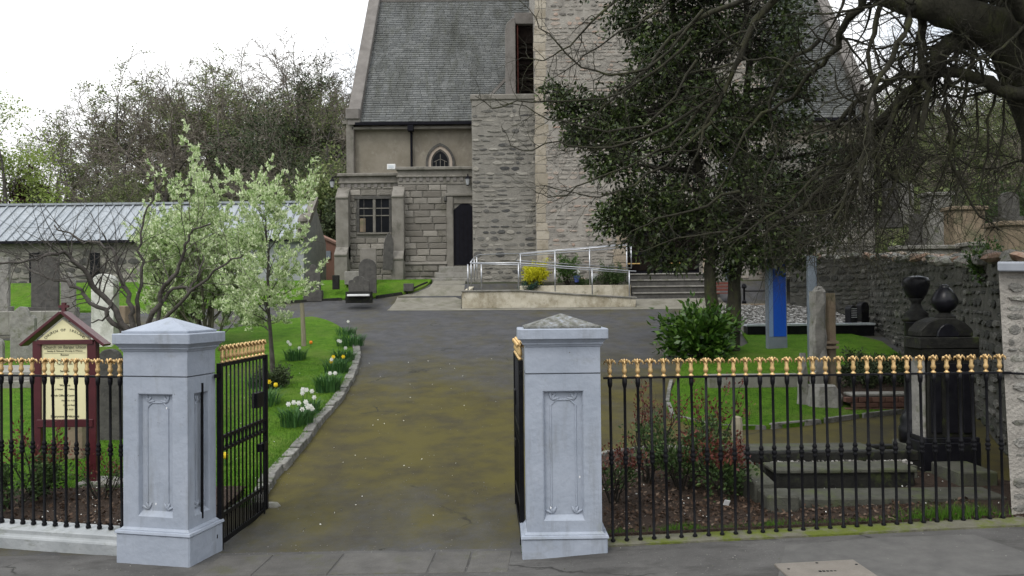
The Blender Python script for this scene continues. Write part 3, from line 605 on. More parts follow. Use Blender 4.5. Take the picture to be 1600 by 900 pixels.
def face_stones(rects, variants, name, m, parent, org, u, nrm, dep=(.03, .06), limit=300, jitrot=.03, stuff_name='small_stone_facing'):
    """rects in wall coordinates (along u, z). The largest become objects, the rest one stuff mesh."""
    u = Vector(u).normalized(); nrm = Vector(nrm).normalized(); org = Vector(org)
    rects = sorted(rects, key=lambda r: -r[2] * r[3]); base = W.get(parent, Vector((0, 0, 0)))
    B = Matrix((u, -nrm, Vector((0, 0, 1)))).transposed()
    mv = []; mf = []; nb = 0
    VA = [(np.array([v.co[:] for v in me.vertices]), [tuple(p.vertices) for p in me.polygons]) for me in variants]
    for i, (x, z, w_, h_) in enumerate(rects):
        Mx = Matrix.Translation(org + u * x + Vector((0, 0, z))) @ B.to_4x4() @ Matrix.Rotation(rng.uniform(-jitrot, jitrot), 4, 'Y') @ Matrix.Diagonal((w_, rng.uniform(*dep), h_, 1))
        if i < limit:
            o = link_mesh(name, rng.choice(variants), parent); o.matrix_local = Matrix.Translation(-base) @ Mx
        else:
            V, F = rng.choice(VA); M4 = np.array(Mx); P = V @ M4[:3, :3].T + M4[:3, 3] - np.array(base)
            mv.append(P); mf += [tuple(q + nb for q in f) for f in F]; nb += len(V)
    if mv:
        me = bpy.data.meshes.new(stuff_name); me.from_pydata(np.concatenate(mv).tolist(), [], mf); me.materials.append(m)
        o = link_mesh(stuff_name, me, parent); o['kind'] = 'stuff'

# ================================================================== THE CHURCH
CH = thing('church', 'grey stone church with steep slate roof, rubble tower and low granite vestry beside the ramp', 'church', (-1.5, 31, 3.1))
YN, YT, YW, YA, YB = 34.0, 30.0, 30.25, 31.0, 31.5       # nave, tower, turret, vestry bay, window bay
xL = A(549, 240, YN).x; zE = A(640, 192, YN - .3).z; xRt = A(1352, 120, 34.5).x
RY = 39.2; zR = A(700, 3, RY).z
HX = (xL + .1, xRt - .1)
# nave
aw = R(672, 228, 704, 300, YN); zsp = A(690, 254, YN).z; zap = A(690, 230, YN).z; awc = A(688, 240, YN).x; awh = .46
def arch(cx, hw, zs, za, z0, n=8):      # pointed-arch outline, anticlockwise from lower left
    p = [(cx - hw, z0), (cx + hw, z0)]; R_ = ((za - zs) ** 2 + hw * hw) / (2 * hw)
    for k in range(n + 1):
        t = math.asin(min(1, (za - zs) / R_)) * k / n; p.append((cx + hw - R_ + R_ * math.cos(t), zs + R_ * math.sin(t)))
    for k in range(n - 1, -1, -1):
        t = math.asin(min(1, (za - zs) / R_)) * k / n; p.append((cx - hw + R_ - R_ * math.cos(t), zs + R_ * math.sin(t)))
    return p
nv = MB().box(xL, xRt - .3, YN, 44.4, 2.2, zE).build('nave_wall', m_render, CH)
for nm, hw, dz, hi, di, y0, mm in (('window_hood', awh + .15, .16, awh + .05, .05, YN - .10, m_gravd), ('window_surround', awh + .05, .05, awh - .07, -.09, YN - .06, M('pale_arch_stone', [(.3, (.30, .25, .20)), (.7, (.42, .36, .30))], 4, rough=.9)), ('window_reveal', awh - .07, -.09, awh - .13, -.17, YN - .03, m_gravd)):
    o_, i_ = arch(awc, hw, zsp, zap + dz, zsp - 2.2), arch(awc, hi, zsp, zap + di, zsp - 2.2)
    MB().quadstrip([[(x, YN, z) for x, z in o_], [(x, y0, z) for x, z in o_], [(x, y0, z) for x, z in i_], [(x, YN, z) for x, z in i_]], cap=False).build(nm, mm, nv)
MB().prismY(arch(awc, awh - .12, zsp, zap - .16, zsp - 2.2), YN - .012, YN + .01).build('window_glass', m_glass, nv)
for dx in (-.18, 0, .18): MB().tube([(awc + dx, YN - .02, zsp - 2), (awc + dx, YN - .02, zsp + .35 - abs(dx) * 1.5)], .014, 5).build('tracery_bar', m_dress, nv)
for z in (zsp + .02, zsp - .35, zsp - .7): MB().tube([(awc - .28, YN - .02, z), (awc, YN - .02, z + .13), (awc + .28, YN - .02, z)], .012, 5).build('tracery_bar', m_dress, nv)
a, b, c, d = R(541, 192, 553, 270, YN - .3); MB().box(a, b, YN - .3, YN + .3, 3, d).build('corner_buttress', m_dress, CH, bevel=.03)
MB().box(xL - .3, xL + .05, YN - .3, YN + .6, zE - .02, zE + .12).build('eaves_string', m_dress, CH)
# gable end walls + coping
for xx, sgn in ((xL, -1), (xRt, 1)):
    x0, x1 = (xx, xx + .4) if sgn < 0 else (xx - .4, xx)
    MB().prismX([(YN, zE - .1), (44.4, zE - .1), (RY, zR + .05)], x0, x1).build('gable_wall', m_render, CH)
    sl = (zR - zE) / (RY - YN)
    MB().prismX([(YN - .45, zE - .1), (YN - .45, zE + .42), (RY, zR + .55), (RY, zR + .1)], x0 - .06, x1 + .06).build('gable_coping', m_roofst, CH, bevel=.02)
    MB().prismX([(44.85, zE - .1), (44.85, zE + .42), (RY, zR + .55), (RY, zR + .1)], x0 - .06, x1 + .06).build('gable_coping', m_roofst, CH, bevel=.02)
    MB().box(x0 - .14, x1 + .05, YN - .52, YN + .25, zE + .12, zE + .62).build('kneeler', m_roofst, CH, bevel=.05)
# roof: deck and courses of slates
sl_a = math.atan2(zR - zE, RY - YN + .35); dk = MB(); dk.prismX([(YN - .3, zE + .02), (44.8, zE + .02), (RY, zR)], HX[0] + .3, HX[1] - .3); rf = dk.build('roof', m_slate, CH)
sv, sf = [], []; Ls = math.hypot(RY - YN + .35, zR - zE); nC = 60; cs_, sn_ = math.cos(sl_a), math.sin(sl_a)
for r in range(nC):
    s0 = Ls * r / nC; s1 = s0 + Ls / nC * 1.25; x = HX[0] + .32 - rng.uniform(0, .3)
    while x < HX[1] - .32:
        wv = rng.uniform(.27, .36); xa, xb = max(x, HX[0] + .32), min(x + wv - .012, HX[1] - .32); x += wv
        if xb - xa < .05: continue
        lift = .045 + rng.uniform(0, .012); dsl = rng.uniform(-.01, .012)
        P = [(xa, s0 + dsl, lift), (xb, s0 + dsl, lift + rng.uniform(-.006, .006)), (xb, s1, .018), (xa, s1, .018)]
        b0 = len(sv)
        for (X, s, h) in P: sv.append((X, YN - .35 + s * cs_ - h * sn_, zE + .02 + s * sn_ + h * cs_))
        for (X, s, h) in P[:2]: sv.append((X, YN - .35 + s * cs_ - .01 * sn_, zE + .02 + s * sn_ + .01 * cs_))
        sf += [(b0, b0 + 1, b0 + 2, b0 + 3), (b0 + 4, b0 + 5, b0 + 1, b0)]
sv = np.array(sv) - np.array(W[rf]); o = link_mesh('slates', np_mesh('slates', sv, sf, m_slate), rf); o['kind'] = 'stuff'
MB().tube([(HX[0], RY, zR + .06), (HX[1], RY, zR + .06)], .12, 8).build('ridge_tiles', m_roofst, CH)
MB().box(xL + .25, xRt - .3, YN - .47, YN - .36, zE - .10, zE + .01).build('gutter', m_dark, CH)
MB().box(xL + .1, xRt - .3, YN - .30, YN - .001, zE - .25, zE - .15).build('eaves_course', m_dress, CH)
dp = A(643, 230, YN - .12).x; MB().tube([(dp, YN - .4, zE - .1), (dp, YN - .25, zE - .25), (dp, YN - .12, zE - .45), (dp, YN - .12, 5)], .055, 8).build('downpipe', m_dark, CH)
MB().box(dp - .12, dp + .12, YN - .48, YN - .2, zE - .36, zE - .12).build('rainwater_head', m_dark, CH)

# vestry: window bay (left) and door bay (right)
m_blk = stone_variants('granite_block', m_ash, 'ashlar', 6)
b0, b1, _, zt = R(533, 272, 626, 440, YB); dz0, dz1 = R(622, 262, 740, 440, YA)[:2]; ztR = R(622, 262, 740, 440, YA)[3]
zg = 3.0; zs = A(680, 411, YA).z
v1 = MB().box(b0, b1 + .3, YB, 33.98, 2.6, zt - .4).build('vestry_wall', m_mortw, CH)
v2 = MB().box(dz0, dz1 + .2, YA, 33.97, 2.6, ztR - .4).build('vestry_wall', m_mortw, CH)
zfr = A(560, 292, YB).z; zfrR = A(650, 288, YA).z
wn = R(559, 311, 611, 363, YB); dr = R(699, 305, 745, 415, YA)
rc = rows(b0, b1, 2.7, zfr, (.22, .26), (.42, .80), .022, holes=[(wn[0] - .05, wn[1] + .05, wn[2] - .08, wn[3] + .12)])
face_stones(rc, m_blk, 'granite_block', m_ash, v1, (0, YB, 0), (1, 0, 0), (0, -1, 0), (.035, .065), 200, .004)
rc = rows(dz0, dr[0], zs + .05, zfrR, (.23, .27), (.45, .85), .022)
face_stones(rc, m_blk, 'granite_block', m_ash, v2, (0, YA, 0), (1, 0, 0), (0, -1, 0), (.035, .065), 200, .004)
rc = rows(dz0, dr[0] - .05, 2.5, zs - .06, (.2, .28), (.3, .7), .03, jit=.15)
face_stones(rc, m_blk, 'plinth_stone', m_ash, v2, (0, YA - .06, 0), (1, 0, 0), (0, -1, 0), (.035, .08), 200, .02)
MB().box(dz0, dr[0] - .03, YA - .06, YA, 2.5, zs).build('plinth', m_mortw, v2)
MB().prismX([(YA - .14, zs - .05), (YA, zs - .05), (YA, zs + .08), (YA - .09, zs + .02)], dz0, dr[0] - .02).build('plinth_moulding', m_dress, v2)
for vv, xa, xb, Y, ztp, zf in ((v1, b0 - .05, b1, YB, zt, zfr), (v2, dz0, dz1 + .25, YA, ztR, zfrR)):
    MB().box(xa, xb, Y - .03, Y + .4, zf, ztp - .38).build('frieze', m_dress, vv)
    MB().box(xa - .04, xb, Y - .09, Y + .4, ztp - .38, ztp - .30).build('string_course', m_dress, vv, bevel=.02)
    mb = MB()
    x = xa + .06
    while x < xb - .1: mb.box(x, x + .13, Y - .06, Y - .028, ztp - .52, ztp - .381); x += .26
    mb.build('dentils', m_roofst, vv)['kind'] = 'stuff'
    MB().box(xa, xb, Y - .02, Y + .4, ztp - .30, ztp - .10).build('parapet', m_dress, vv)
    MB().box(xa - .07, xb, Y - .12, Y + .45, ztp - .10, ztp + .03).build('parapet_coping', m_dress, vv, bevel=.025)
# window: hood, frame, mullion, glazing bars, panes
wx0, wx1, wz0, wz1 = wn
MB().box(wx0 - .12, wx1 + .12, YB - .08, YB - .001, wz1 + .0, wz1 + .10).build('window_lintel', m_gravd, v1)
MB().box(wx0 - .03, wx1 + .03, YB - .10, YB - .001, wz0 - .08, wz0 - .01).build('window_sill', m_dress, v1)
mid = (wx0 + wx1) / 2
for xa, xb in ((wx0, mid - .06), (mid + .06, wx1)):
    fr_ = MB().box(xa, xb, YB - .012, YB - .002, wz0, wz1).build('window_pane', m_glass, v1)
for x in (wx0 + .02, mid, wx1 - .02): MB().box(x - .05, x + .05, YB - .055, YB - .014, wz0, wz1).build('mullion', m_dress if x == mid else m_gravd, v1)
for z in (wz0 + (wz1 - wz0) * .50, wz0 + (wz1 - wz0) * .72): MB().box(wx0 + .07, wx1 - .07, YB - .04, YB - .0145, z - .018, z + .018).build('glazing_bar', m_dress, v1)
for xa in (wx0 + .25, mid + .28): MB().box(xa - .012, xa + .012, YB - .03, YB - .0155, wz0, wz1).build('glazing_bar', m_gravd, v1)
MB().box(wx0 + .08, wx0 + .30, YB - .020, YB - .0125, wz0 + .02, wz0 + .55).build('curtain', m_sand, v1)
# stepped buttresses
def buttress(x0, x1, Y, z0, stages, parent):
    for (za, zb, pr) in stages:
        MB().prismX([(Y - pr, za), (Y, za), (Y, zb + .45), (Y - pr + .28 * (pr > .3), zb + .30 * (pr > .3)), (Y - pr - .04, zb + .02), (Y - pr - .04, zb - .04), (Y - pr, zb - .07)], x0, x1).build('buttress_stage', m_dress, parent, bevel=.015)
bx = R(523, 300, 543, 420, YB - .6); buttress(bx[0], bx[1], YB, 2.6, ((2.4, A(530, 398, YB - .7).z, .72), (A(530, 405, YB - .7).z, A(535, 308, YB - .5).z, .42)), CH)
bx = R(611, 300, 630, 420, YA - .6); buttress(bx[0], bx[1], YA, 2.6, ((2.4, A(615, 404, YA - .7).z, .70), (A(615, 408, YA - .7).z, A(620, 306, YA - .5).z, .40)), CH)
# door
dx0, dx1, dzb, dzt = dr
ddx = A(709, 360, YA).x; zd1 = A(725, 318, YA).z; zd0 = A(725, 414, YA).z
MB().box(dx0 - .02, ddx - .001, YA - .12, YA + .1, zd0 - .1, dzt - .05).build('door_jamb', m_dress, v2, bevel=.03)
MB().box(dx0 - .08, dz1 + .2, YA - .15, YA - .002, dzt - .05, dzt + .07).build('door_hood', m_dress, v2, bevel=.02)
MB().box(dx0 - .12, dx0 + .0, YA - .17, YA - .01, dzt - .25, dzt - .05).build('label_stop', m_gravd, v2, bevel=.03)
MB().box(ddx, dz1 + .2, YA - .06, YA - .003, zd1, dzt - .05).build('door_lintel', m_dress, v2)
hw = (dz1 + .12 - ddx) / 2; dcx = ddx + hw
door = MB().prismY([(ddx, zd0), (ddx + 2 * hw, zd0), (ddx + 2 * hw, zd1 - .25), (dcx + hw * .4, zd1 - .03), (dcx, zd1 + .02), (dcx - hw * .4, zd1 - .03), (ddx, zd1 - .25)], YA - .03, YA - .008).build('door', m_dark, v2)
for k in range(5): MB().box(ddx + .06 + k * .16, ddx + .07 + k * .16, YA - .034, YA - .030, zd0 + .05, zd1 - .28).build('door_board', m_void, v2)
for k in range(3): MB().box(dx0 - .55 + .12 * k, dz1 + .3, YA - .95 + .3 * k, YA - .02, zd0 - .75 + .22 * k, zd0 - .53 + .22 * k + (.02 if k == 2 else 0)).build('door_step', m_conc, CH, bevel=.02)
def lantern(label, x, y, z, wall_dx, wall_dy):
    t = thing('wall_lantern', label, 'lantern', (x, y, z), 'black lanterns on the vestry')
    mb = MB(); mb.lathe(x, y, [(.05, z), (.06, z + .03)], 6); mb.build('lamp_base', m_dark, t)
    MB().lathe(x, y, [(.055, z + .03), (.10, z + .26)], 6).build('lamp_glass', M('lamp_glass', [(0, (.3, .31, .32)), (1, (.4, .41, .42))], 3, rough=.2), t)
    MB().lathe(x, y, [(.12, z + .26), (.06, z + .34), (.02, z + .38), (.02, z + .44)], 6).build('lamp_roof', m_dark, t)
    MB().tube([(x, y, z + .42), (x + wall_dx * .5, y + wall_dy * .5, z + .47), (x + wall_dx, y + wall_dy, z + .38)], .015, 5).build('bracket', m_dark, t)
p = A(519, 294, YB); lantern('black wall lantern on a bracket at the left corner of the vestry', p.x, YB, p.z, .33, .1)
p = A(731, 290, YA - .2); lantern('black lantern above the dark vestry door, against the turret', p.x, YA - .2, p.z, 0, .2)
p = A(612, 262, YA + .1); t = thing('floodlight', 'small white floodlight box standing on the vestry parapet', 'floodlight', (p.x, YA + .1, p.z))
MB().box(p.x - .16, p.x + .16, YA - .05, YA + .12, p.z - .09, p.z + .12).build('lamp_box', m_white, t, bevel=.01); MB().box(p.x - .11, p.x + .11, YA - .056, YA - .051, p.z - .04, p.z + .07).build('lamp_glass', m_lead, t)

# turret beside the tower
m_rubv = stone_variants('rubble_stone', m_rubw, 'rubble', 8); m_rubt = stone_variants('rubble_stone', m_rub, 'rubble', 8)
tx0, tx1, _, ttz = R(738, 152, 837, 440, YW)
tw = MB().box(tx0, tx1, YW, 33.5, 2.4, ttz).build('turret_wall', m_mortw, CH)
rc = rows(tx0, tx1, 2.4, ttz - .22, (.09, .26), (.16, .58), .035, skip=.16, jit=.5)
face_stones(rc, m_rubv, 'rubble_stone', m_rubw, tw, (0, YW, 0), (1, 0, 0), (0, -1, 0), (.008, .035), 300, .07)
MB().box(tx0 - .05, tx1, YW - .05, 33.5, ttz - .1, ttz + .12).build('turret_coping', m_dress, CH, bevel=.03)
# upper stage of the turret: curved buttress, louvred slot, raking edge with lead flashing
p0 = A(790, 150, YW + 1.0); p1 = A(805, 30, YW + 1.0); q0 = A(806, 150, YW + 1.0)
prof_ = [(p0.x, ttz), (p1.x, ttz), (p1.x, p1.z), (p1.x - .12, p1.z - .02), (p0.x + .06, p1.z - .22), (p0.x, p1.z - .55)]
MB().prismY(prof_, YW + .8, YW + 3.2).build('stair_buttress', m_roofst, CH, bevel=.02)
l0, l1, lz0, lz1 = R(805, 40, 838, 150, YW + 1.4)
MB().box(l0, l1 + .4, YW + 1.4, YW + 3.2, ttz, lz1).build('louvred_slot', m_void, CH)
for k in range(12): MB().box(l0 + .02, l1 + .1, YW + 1.33, YW + 1.39, ttz + .15 + k * .21, ttz + .21 + k * .21).build('louvre', m_void, CH)
MB().tube([(l0 + .1, YW + 1.30, ttz + .1), (l0 + .1, YW + 1.30, lz1)], .03, 6).build('red_pipe', m_redwood, CH)
MB().box(l0 - .02, l1 + .4, YW + 1.2, YW + 3.2, lz1, lz1 + .45).build('slot_lintel', m_roofst, CH, bevel=.02)
f0 = A(754, 148, YW + .9); f1 = A(786, 148, YW + .9); f2 = A(788, 118, YW + 1.5)
MB().box(f0.x, f1.x, YW + .7, YW + 1.3, ttz + .12, ttz + .2).build('flashing_base', m_dark, CH); MB().box(f0.x + .05, f1.x, YW + .75, YW + 1.3, ttz + .2, ttz + .29).build('lead_flashing', m_lead, CH)
MB().prismX([(0, 0), (.15, 0), (.15, .1), (0, .1)], 0, 1).xf(Matrix.Translation((f0.x + .25, YW + 1.1, ttz + .25)) @ Matrix.Rotation(-math.radians(46), 4, 'Y') @ Matrix.Diagonal((1.15, 1, 1, 1))).build('raking_edge', m_roofst, CH)
# tower with the main doorway
kx0 = tx1; kx1 = 9.6; kz = 21
ex0, ex1, _, ez = R(980, 335, 1098, 428, YT)
two = MB()
for (a, b, c, d) in ((kx0, ex0, 2.2, kz), (ex1, kx1, 2.2, kz), (ex0, ex1, ez, kz)): two.box(a, b, YT, YT + .9, c, d)
two.box(kx0, kx1, YT + .9, YT + 7, 2.2, kz)
two = two.build('tower_wall', m_mort, CH)
zv = 20.8
rc = rows(kx0 + .38, kx1, 2.2, zv, (.08, .19), (.12, .42), .04, skip=.24, jit=.5, holes=[(ex0 - .35, ex1 + .35, 0, ez + .3)])
vis = [r for r in rc if r[0] < 5.6 and r[1] < 14]; hid = [r for r in rc if not (r[0] < 5.6 and r[1] < 14)]
face_stones(vis, m_rubt, 'rubble_stone', m_rub, two, (0, YT, 0), (1, 0, 0), (0, -1, 0), (.006, .03), 300, .07)
face_stones(hid, m_rubt, 'rubble_stone', m_rub, two, (0, YT, 0), (1, 0, 0), (0, -1, 0), (.02, .055), 0, stuff_name='upper_stone_facing')
m_qv = stone_variants('quoin', M('pale_quoin_stone', [(0, (.25, .22, .17)), (.5, (.34, .30, .24)), (1, (.42, .38, .31))], 4, rough=.95, bump=.6, bscale=25, island=True, moss=((.19, .16, .11), 3, .5, .7, None)), 'ashlar', 4)
z = 2.2; rc = []
while z < zv:
    h = rng.uniform(.28, .5); rc.append((kx0 + rng.uniform(.18, .25), z + h / 2, rng.uniform(.34, .52), h - .02)); z += h
face_stones(rc, m_qv, 'quoin', m_rub, two, (0, YT, 0), (1, 0, 0), (0, -1, 0), (.01, .022), 300, .01)
m_jv = stone_variants('jamb_stone', M('warm_jamb_stone', [(0, (.22, .16, .12)), (.5, (.28, .23, .17)), (1, (.36, .31, .24))], 4, rough=.95, bump=.6, bscale=25, island=True), 'ashlar', 4)
rc = []
for xc, sg in ((ex0 - .2, -1), (ex1 + .2, 1)):
    z = 2.2
    while z < ez + .3:
        h = rng.uniform(.25, .45); ww = rng.uniform(.36, .6); rc.append((xc + sg * (ww - .42) / 2, z + h / 2, ww, h - .02)); z += h
x = ex0 - .1
while x < ex1 + .1: l = rng.uniform(.35, .5); rc.append((x + l / 2, ez + .2, l - .02, .4)); x += l
face_stones(rc, m_jv, 'jamb_stone', m_rub, two, (0, YT, 0), (1, 0, 0), (0, -1, 0), (.01, .03), 300, .01)
zf = A(1040, 428, YT + .3).z
for xa, xb in ((ex0, (ex0 + ex1) / 2 - .01), ((ex0 + ex1) / 2 + .01, ex1)):
    dd = MB().box(xa, xb, YT + .62, YT + .70, zf, ez).build('main_door', m_dark, CH)
    for k in range(3):
        MB().box(xa + .12, xb - .12, YT + .59, YT + .618, zf + .15 + k * .72, zf + .72 + k * .72).build('door_panel', m_void, dd)
for xa in (A(983, 412, YT - .2).x, A(1050, 411, YT - .2).x):
    zz = A(1000, 412, YT + .3).z; MB().tube([(xa, YT + .3, zz), (xa + .5, YT + .3, zz)], .025, 6).build('brass_handrail', m_brass, CH)
# steps up to the doorway: four treads between low walls
stx0, stx1 = A(988, 450, 28.5).x, A(1122, 450, 28.5).x
t = thing('entrance_steps', 'four worn stone steps rising to the dark main doorway, right of the ramp', 'steps', ((stx0 + stx1) / 2, 28.6, 2.3))
zb = g(5, 28.25); n_ = 4; hh = (zf - zb) / n_
for k in range(n_):
    y = 28.25 + k * .38
    MB().box(stx0, stx1, y + .04, 29.96 if k == 3 else y + .5, zb + hh * k - .1, zb + hh * (k + 1) - .05).build('riser', m_gravd, t)
    MB().box(stx0, stx1, y, YT + .6 if k == 3 else y + .44, zb + hh * (k + 1) - .048, zb + hh * (k + 1)).build('tread', m_conc, t, bevel=.008)
# side wing right of the tower and its low wall
rw = MB().box(kx1, xRt - .6, 32.5, 33.98, 2.2, 8.6).build('side_wall', m_mortw, CH)
face_stones(rows(kx1, xRt - .6, 2.4, 8.6, (.12, .26), (.2, .6), .02, jit=.4), m_rubv, 'rubble_stone', m_rubw, rw, (0, 32.5, 0), (1, 0, 0), (0, -1, 0), (.01, .04), 0)
MB().tube([(A(1136, 400, YT - .15).x, YT - .12, 2.4), (A(1136, 400, YT - .15).x, YT - .12, 9)], .07, 8).build('downpipe', m_sgrey, CH)
MB().box(A(1128, 400, YT - .1).x - .5, A(1128, 400, YT - .1).x + .05, YT - .35, YT + .0, 2.4, 7.5).build('tower_pilaster', m_conc, CH, bevel=.03)

# ================================================================== ACCESS RAMP
rt = thing('access_ramp', 'cream painted access ramp with steel handrails and planted bed below the tower', 'ramp', (-1.7, 27.25, 2.1))
ya = 27.25; P = lambda x, y, Y=ya: A(x, y, Y)
pts = [(P(722, 487).x, P(722, 490).z), (P(993, 478).x, P(993, 480).z), (P(994, 466).x, P(994, 467).z), (P(812, 454).x, P(812, 455).z), (P(722, 454).x, P(722, 456).z)]
MB().prismY(pts, ya, ya + .18).build('ramp_wall', m_cream, rt, bevel=.01)
tp = [(P(720, 455).x, P(720, 456).z), (P(812, 455).x, P(812, 455).z), (P(900, 460).x, P(900, 461).z), (P(995, 466).x, P(995, 466).z)]
MB().quadstrip([[(x, ya - .04, z + dz) for dz in (0, .05)] + [(x, ya + .22, z + .05), (x, ya + .22, z)] for x, z in tp]).build('wall_coping', m_conc, rt, bevel=.008)
zt_ = tp[1][1]
MB().prismY([(tp[0][0], 1.9), (tp[3][0], 1.9), (tp[3][0], tp[3][1] - .15), (tp[1][0], zt_ - .08), (tp[0][0], zt_ - .08)], ya + .18, 28.45).build('ramp_lane', m_apron, rt)
px_l = P(738, 450, 28.5).x; px_p = P(812, 445, 28.5).x; px_r = P(985, 440, 28.5).x
MB().box(px_p, px_r, 28.45, 28.6, 2.0, P(880, 446, 28.45).z).build('planter_wall', m_cream, rt, bevel=.01)
MB().box(px_p, px_r, 28.6, 29.25, 2.0, P(880, 446, 28.45).z - .06).build('planter_soil', m_soil, rt)
MB().prismY([(px_l, 2), (px_r, 2), (px_r, zf - .02), (px_p, zt_ + .15), (px_l, zt_ + .05)], 29.25, 29.97).build('upper_lane', m_apron, rt)
MB().prismY([(px_l - .1, 2), (px_p, 2), (px_p, zt_ - .02), (px_l - .1, zt_ - .02)], 28.45, 29.25).build('landing', m_apron, rt)
k0 = P(722, 455); k1 = P(750, 435, 29.3)
MB().quadstrip([[(k0.x, 27.3, 2), (k0.x + .16, 27.3, 2), (k0.x + .16, 27.3, zt_), (k0.x, 27.3, zt_)], [(px_l - .12, 29.6, 2), (px_l + .05, 29.6, 2), (px_l + .05, 29.6, zt_ + .25), (px_l - .12, 29.6, zt_ + .25)]]).build('end_wall', m_cream, rt, bevel=.01)
hr = thing('steel_handrail', 'long tubular steel handrail doubling back along both lanes of the ramp', 'handrail', (-1.6, ya + .1, zt_))
def rail(pp, r=.022): MB().tube(pp, r, 8).build('rail', m_steel, hr, smooth=True)
yb = ya + .08; H0 = A(733, 411, yb).z; hA = A(735, 411, yb); hB = A(806, 411, yb); hC = A(994, 424, yb)
rail([hA, hB, hC]); rail([(hA.x + .02, yb, H0 - .02 - .0), (hB.x, yb, hB.z - .06), (hC.x - .3, yb, hC.z - .04)], .018)
yc = 28.5; uA = A(748, 398, 29.3); u2 = A(812, 397, yc); u3 = A(976, 383, yc); l2 = A(806, 407, yc); l3 = A(987, 419, yc)
rail([hA, A(740, 403, 28.2), uA, A(812, 396, 29.3)], .02)
rail([l2, u2, u3, A(984, 384, yc), l3, l2]); rail([A(815, 400, yc + .05), A(976, 387, yc + .05)], .018); rail([A(812, 396, 29.3), A(980, 381, 29.5)], .02)
def post(px, yt, yb_, Y): a = A(px, yt, Y); b = A(px, yb_, Y); MB().tube([(a.x, Y, a.z), (a.x, Y, b.z)], .022, 8).build('post', m_steel, hr, smooth=True)
for px, yt, y2 in ((731, 413, 454), (752, 413, 452), (810, 412, 452), (867, 416, 455), (925, 420, 462), (983, 423, 466)): post(px, yt, y2, yb)
for px, yt, y2 in ((813, 397, 440), (867, 392, 445), (921, 389, 445), (979, 383, 440), (986, 385, 418)): post(px, yt, y2, yc)
for px, yt, y2, Y in ((736, 408, 448, 27.8), (741, 404, 440, 28.3), (745, 400, 436, 28.9)): post(px, yt, y2, Y)
# ================================================================== TREES
def rv(s=1): return Vector((rng.gauss(0, s), rng.gauss(0, s), rng.gauss(0, s)))
def grow(out, p, d, L, r, lv, P, tips=None):
    """one branch as a polyline, then its children"""
    n = P['seg'][lv]; pts = [p.copy()]; rad = [r]; d = d.normalized(); wob = P['wob'][lv]; gr = P['grav'][lv]
    rend = r * P.get('taper', .35)
    for i in range(n):
        d = (d + rv(wob) + Vector((0, 0, gr))).normalized(); p = p + d * (L / n); pts.append(p.copy()); rad.append(r + (rend - r) * (i + 1) / n)
    out.append((pts, rad, lv))
    if lv + 1 >= P['levels']:
        if tips is not None: tips.append((pts[-1], d))
        return
    k = P['kids'][lv]; k = int(k) + (rng.random() < k % 1)
    for j in range(k):
        t = P['from'][lv] + (1 - P['from'][lv]) * (j + rng.random()) / k; x = t * n; i = min(int(x), n - 1); q = pts[i].lerp(pts[i + 1], x - i)
        bd = (pts[i + 1] - pts[i]).normalized(); side = bd.cross(rv()).normalized(); a = math.radians(rng.uniform(*P['ang'][lv]))
        nd = bd * math.cos(a) + side * math.sin(a)
        grow(out, q, nd, L * P['ratio'][lv] * rng.uniform(.7, 1.15) * (1 - .35 * t), (r + (rend - r) * t) * P['rr'][lv], lv + 1, P, tips)
    if P.get('cont', True): 
        grow(out, pts[-1], d, L * P['ratio'][lv] * .9, rend, lv + 1, P, tips)
def tubes_np(polys, sides):
    """polys: list of (pts, rad, lv); vectorised by equal point counts"""
    groups = {}
    for pts, rad, lv in polys: groups.setdefault((len(pts), sides[min(lv, len(sides) - 1)]), []).append((pts, rad))
    V, F, off = [], {4: []}, 0
    for (n, k), lst in groups.items():
        Pn = np.array([[tuple(q) for q in a] for a, _ in lst]); Rn = np.array([b for _, b in lst]); N = len(lst)
        T = np.empty_like(Pn); T[:, 1:-1] = Pn[:, 2:] - Pn[:, :-2]; T[:, 0] = Pn[:, 1] - Pn[:, 0]; T[:, -1] = Pn[:, -1] - Pn[:, -2]
        T /= np.linalg.norm(T, axis=2, keepdims=True) + 1e-9
        ref = np.array([.41, .23, .88]); a = np.cross(T, ref); a /= np.linalg.norm(a, axis=2, keepdims=True) + 1e-9; b = np.cross(T, a)
        th = np.arange(k) * 2 * PI / k
        ring = Pn[:, :, None, :] + Rn[:, :, None, None] * (a[:, :, None, :] * np.cos(th)[None, None, :, None] + b[:, :, None, :] * np.sin(th)[None, None, :, None])
        V.append(ring.reshape(-1, 3))
        base = off + np.arange(N)[:, None, None] * (n * k) + np.arange(n - 1)[None, :, None] * k; j = np.arange(k)[None, None, :]; j2 = (j + 1) % k
        F[4].append(np.stack([base + j, base + j2, base + k + j2, base + k + j], -1).reshape(-1, 4)); off += N * n * k
    return np.concatenate(V), np.concatenate(F[4])
def leaf_np(c, d, ln, wd, fold=.25):
    """rhombic leaves: centres (N,3), directions (N,3), lengths, widths"""
    N = len(c); d = d / (np.linalg.norm(d, axis=1, keepdims=True) + 1e-9); r = nr.normal(size=(N, 3)); s = np.cross(d, r); s /= np.linalg.norm(s, axis=1, keepdims=True) + 1e-9; u = np.cross(s, d)
    ln = (ln * nr.uniform(.7, 1.25, N))[:, None]; wd = (wd * nr.uniform(.75, 1.2, N))[:, None]
    v = np.stack([c, c + d * ln * .45 + s * wd * .5 + u * wd * fold, c + d * ln, c + d * ln * .45 - s * wd * .5 + u * wd * fold], 1).reshape(-1, 3)
    return v, np.arange(N * 4).reshape(N, 4)
def part_np(name, v, f, m, parent, smooth=False):
    v = np.asarray(v) - np.array(W.get(parent, Vector((0, 0, 0))))
    return link_mesh(name, np_mesh(name, v, f, m, smooth), parent)
def V3(p): return Vector(p)
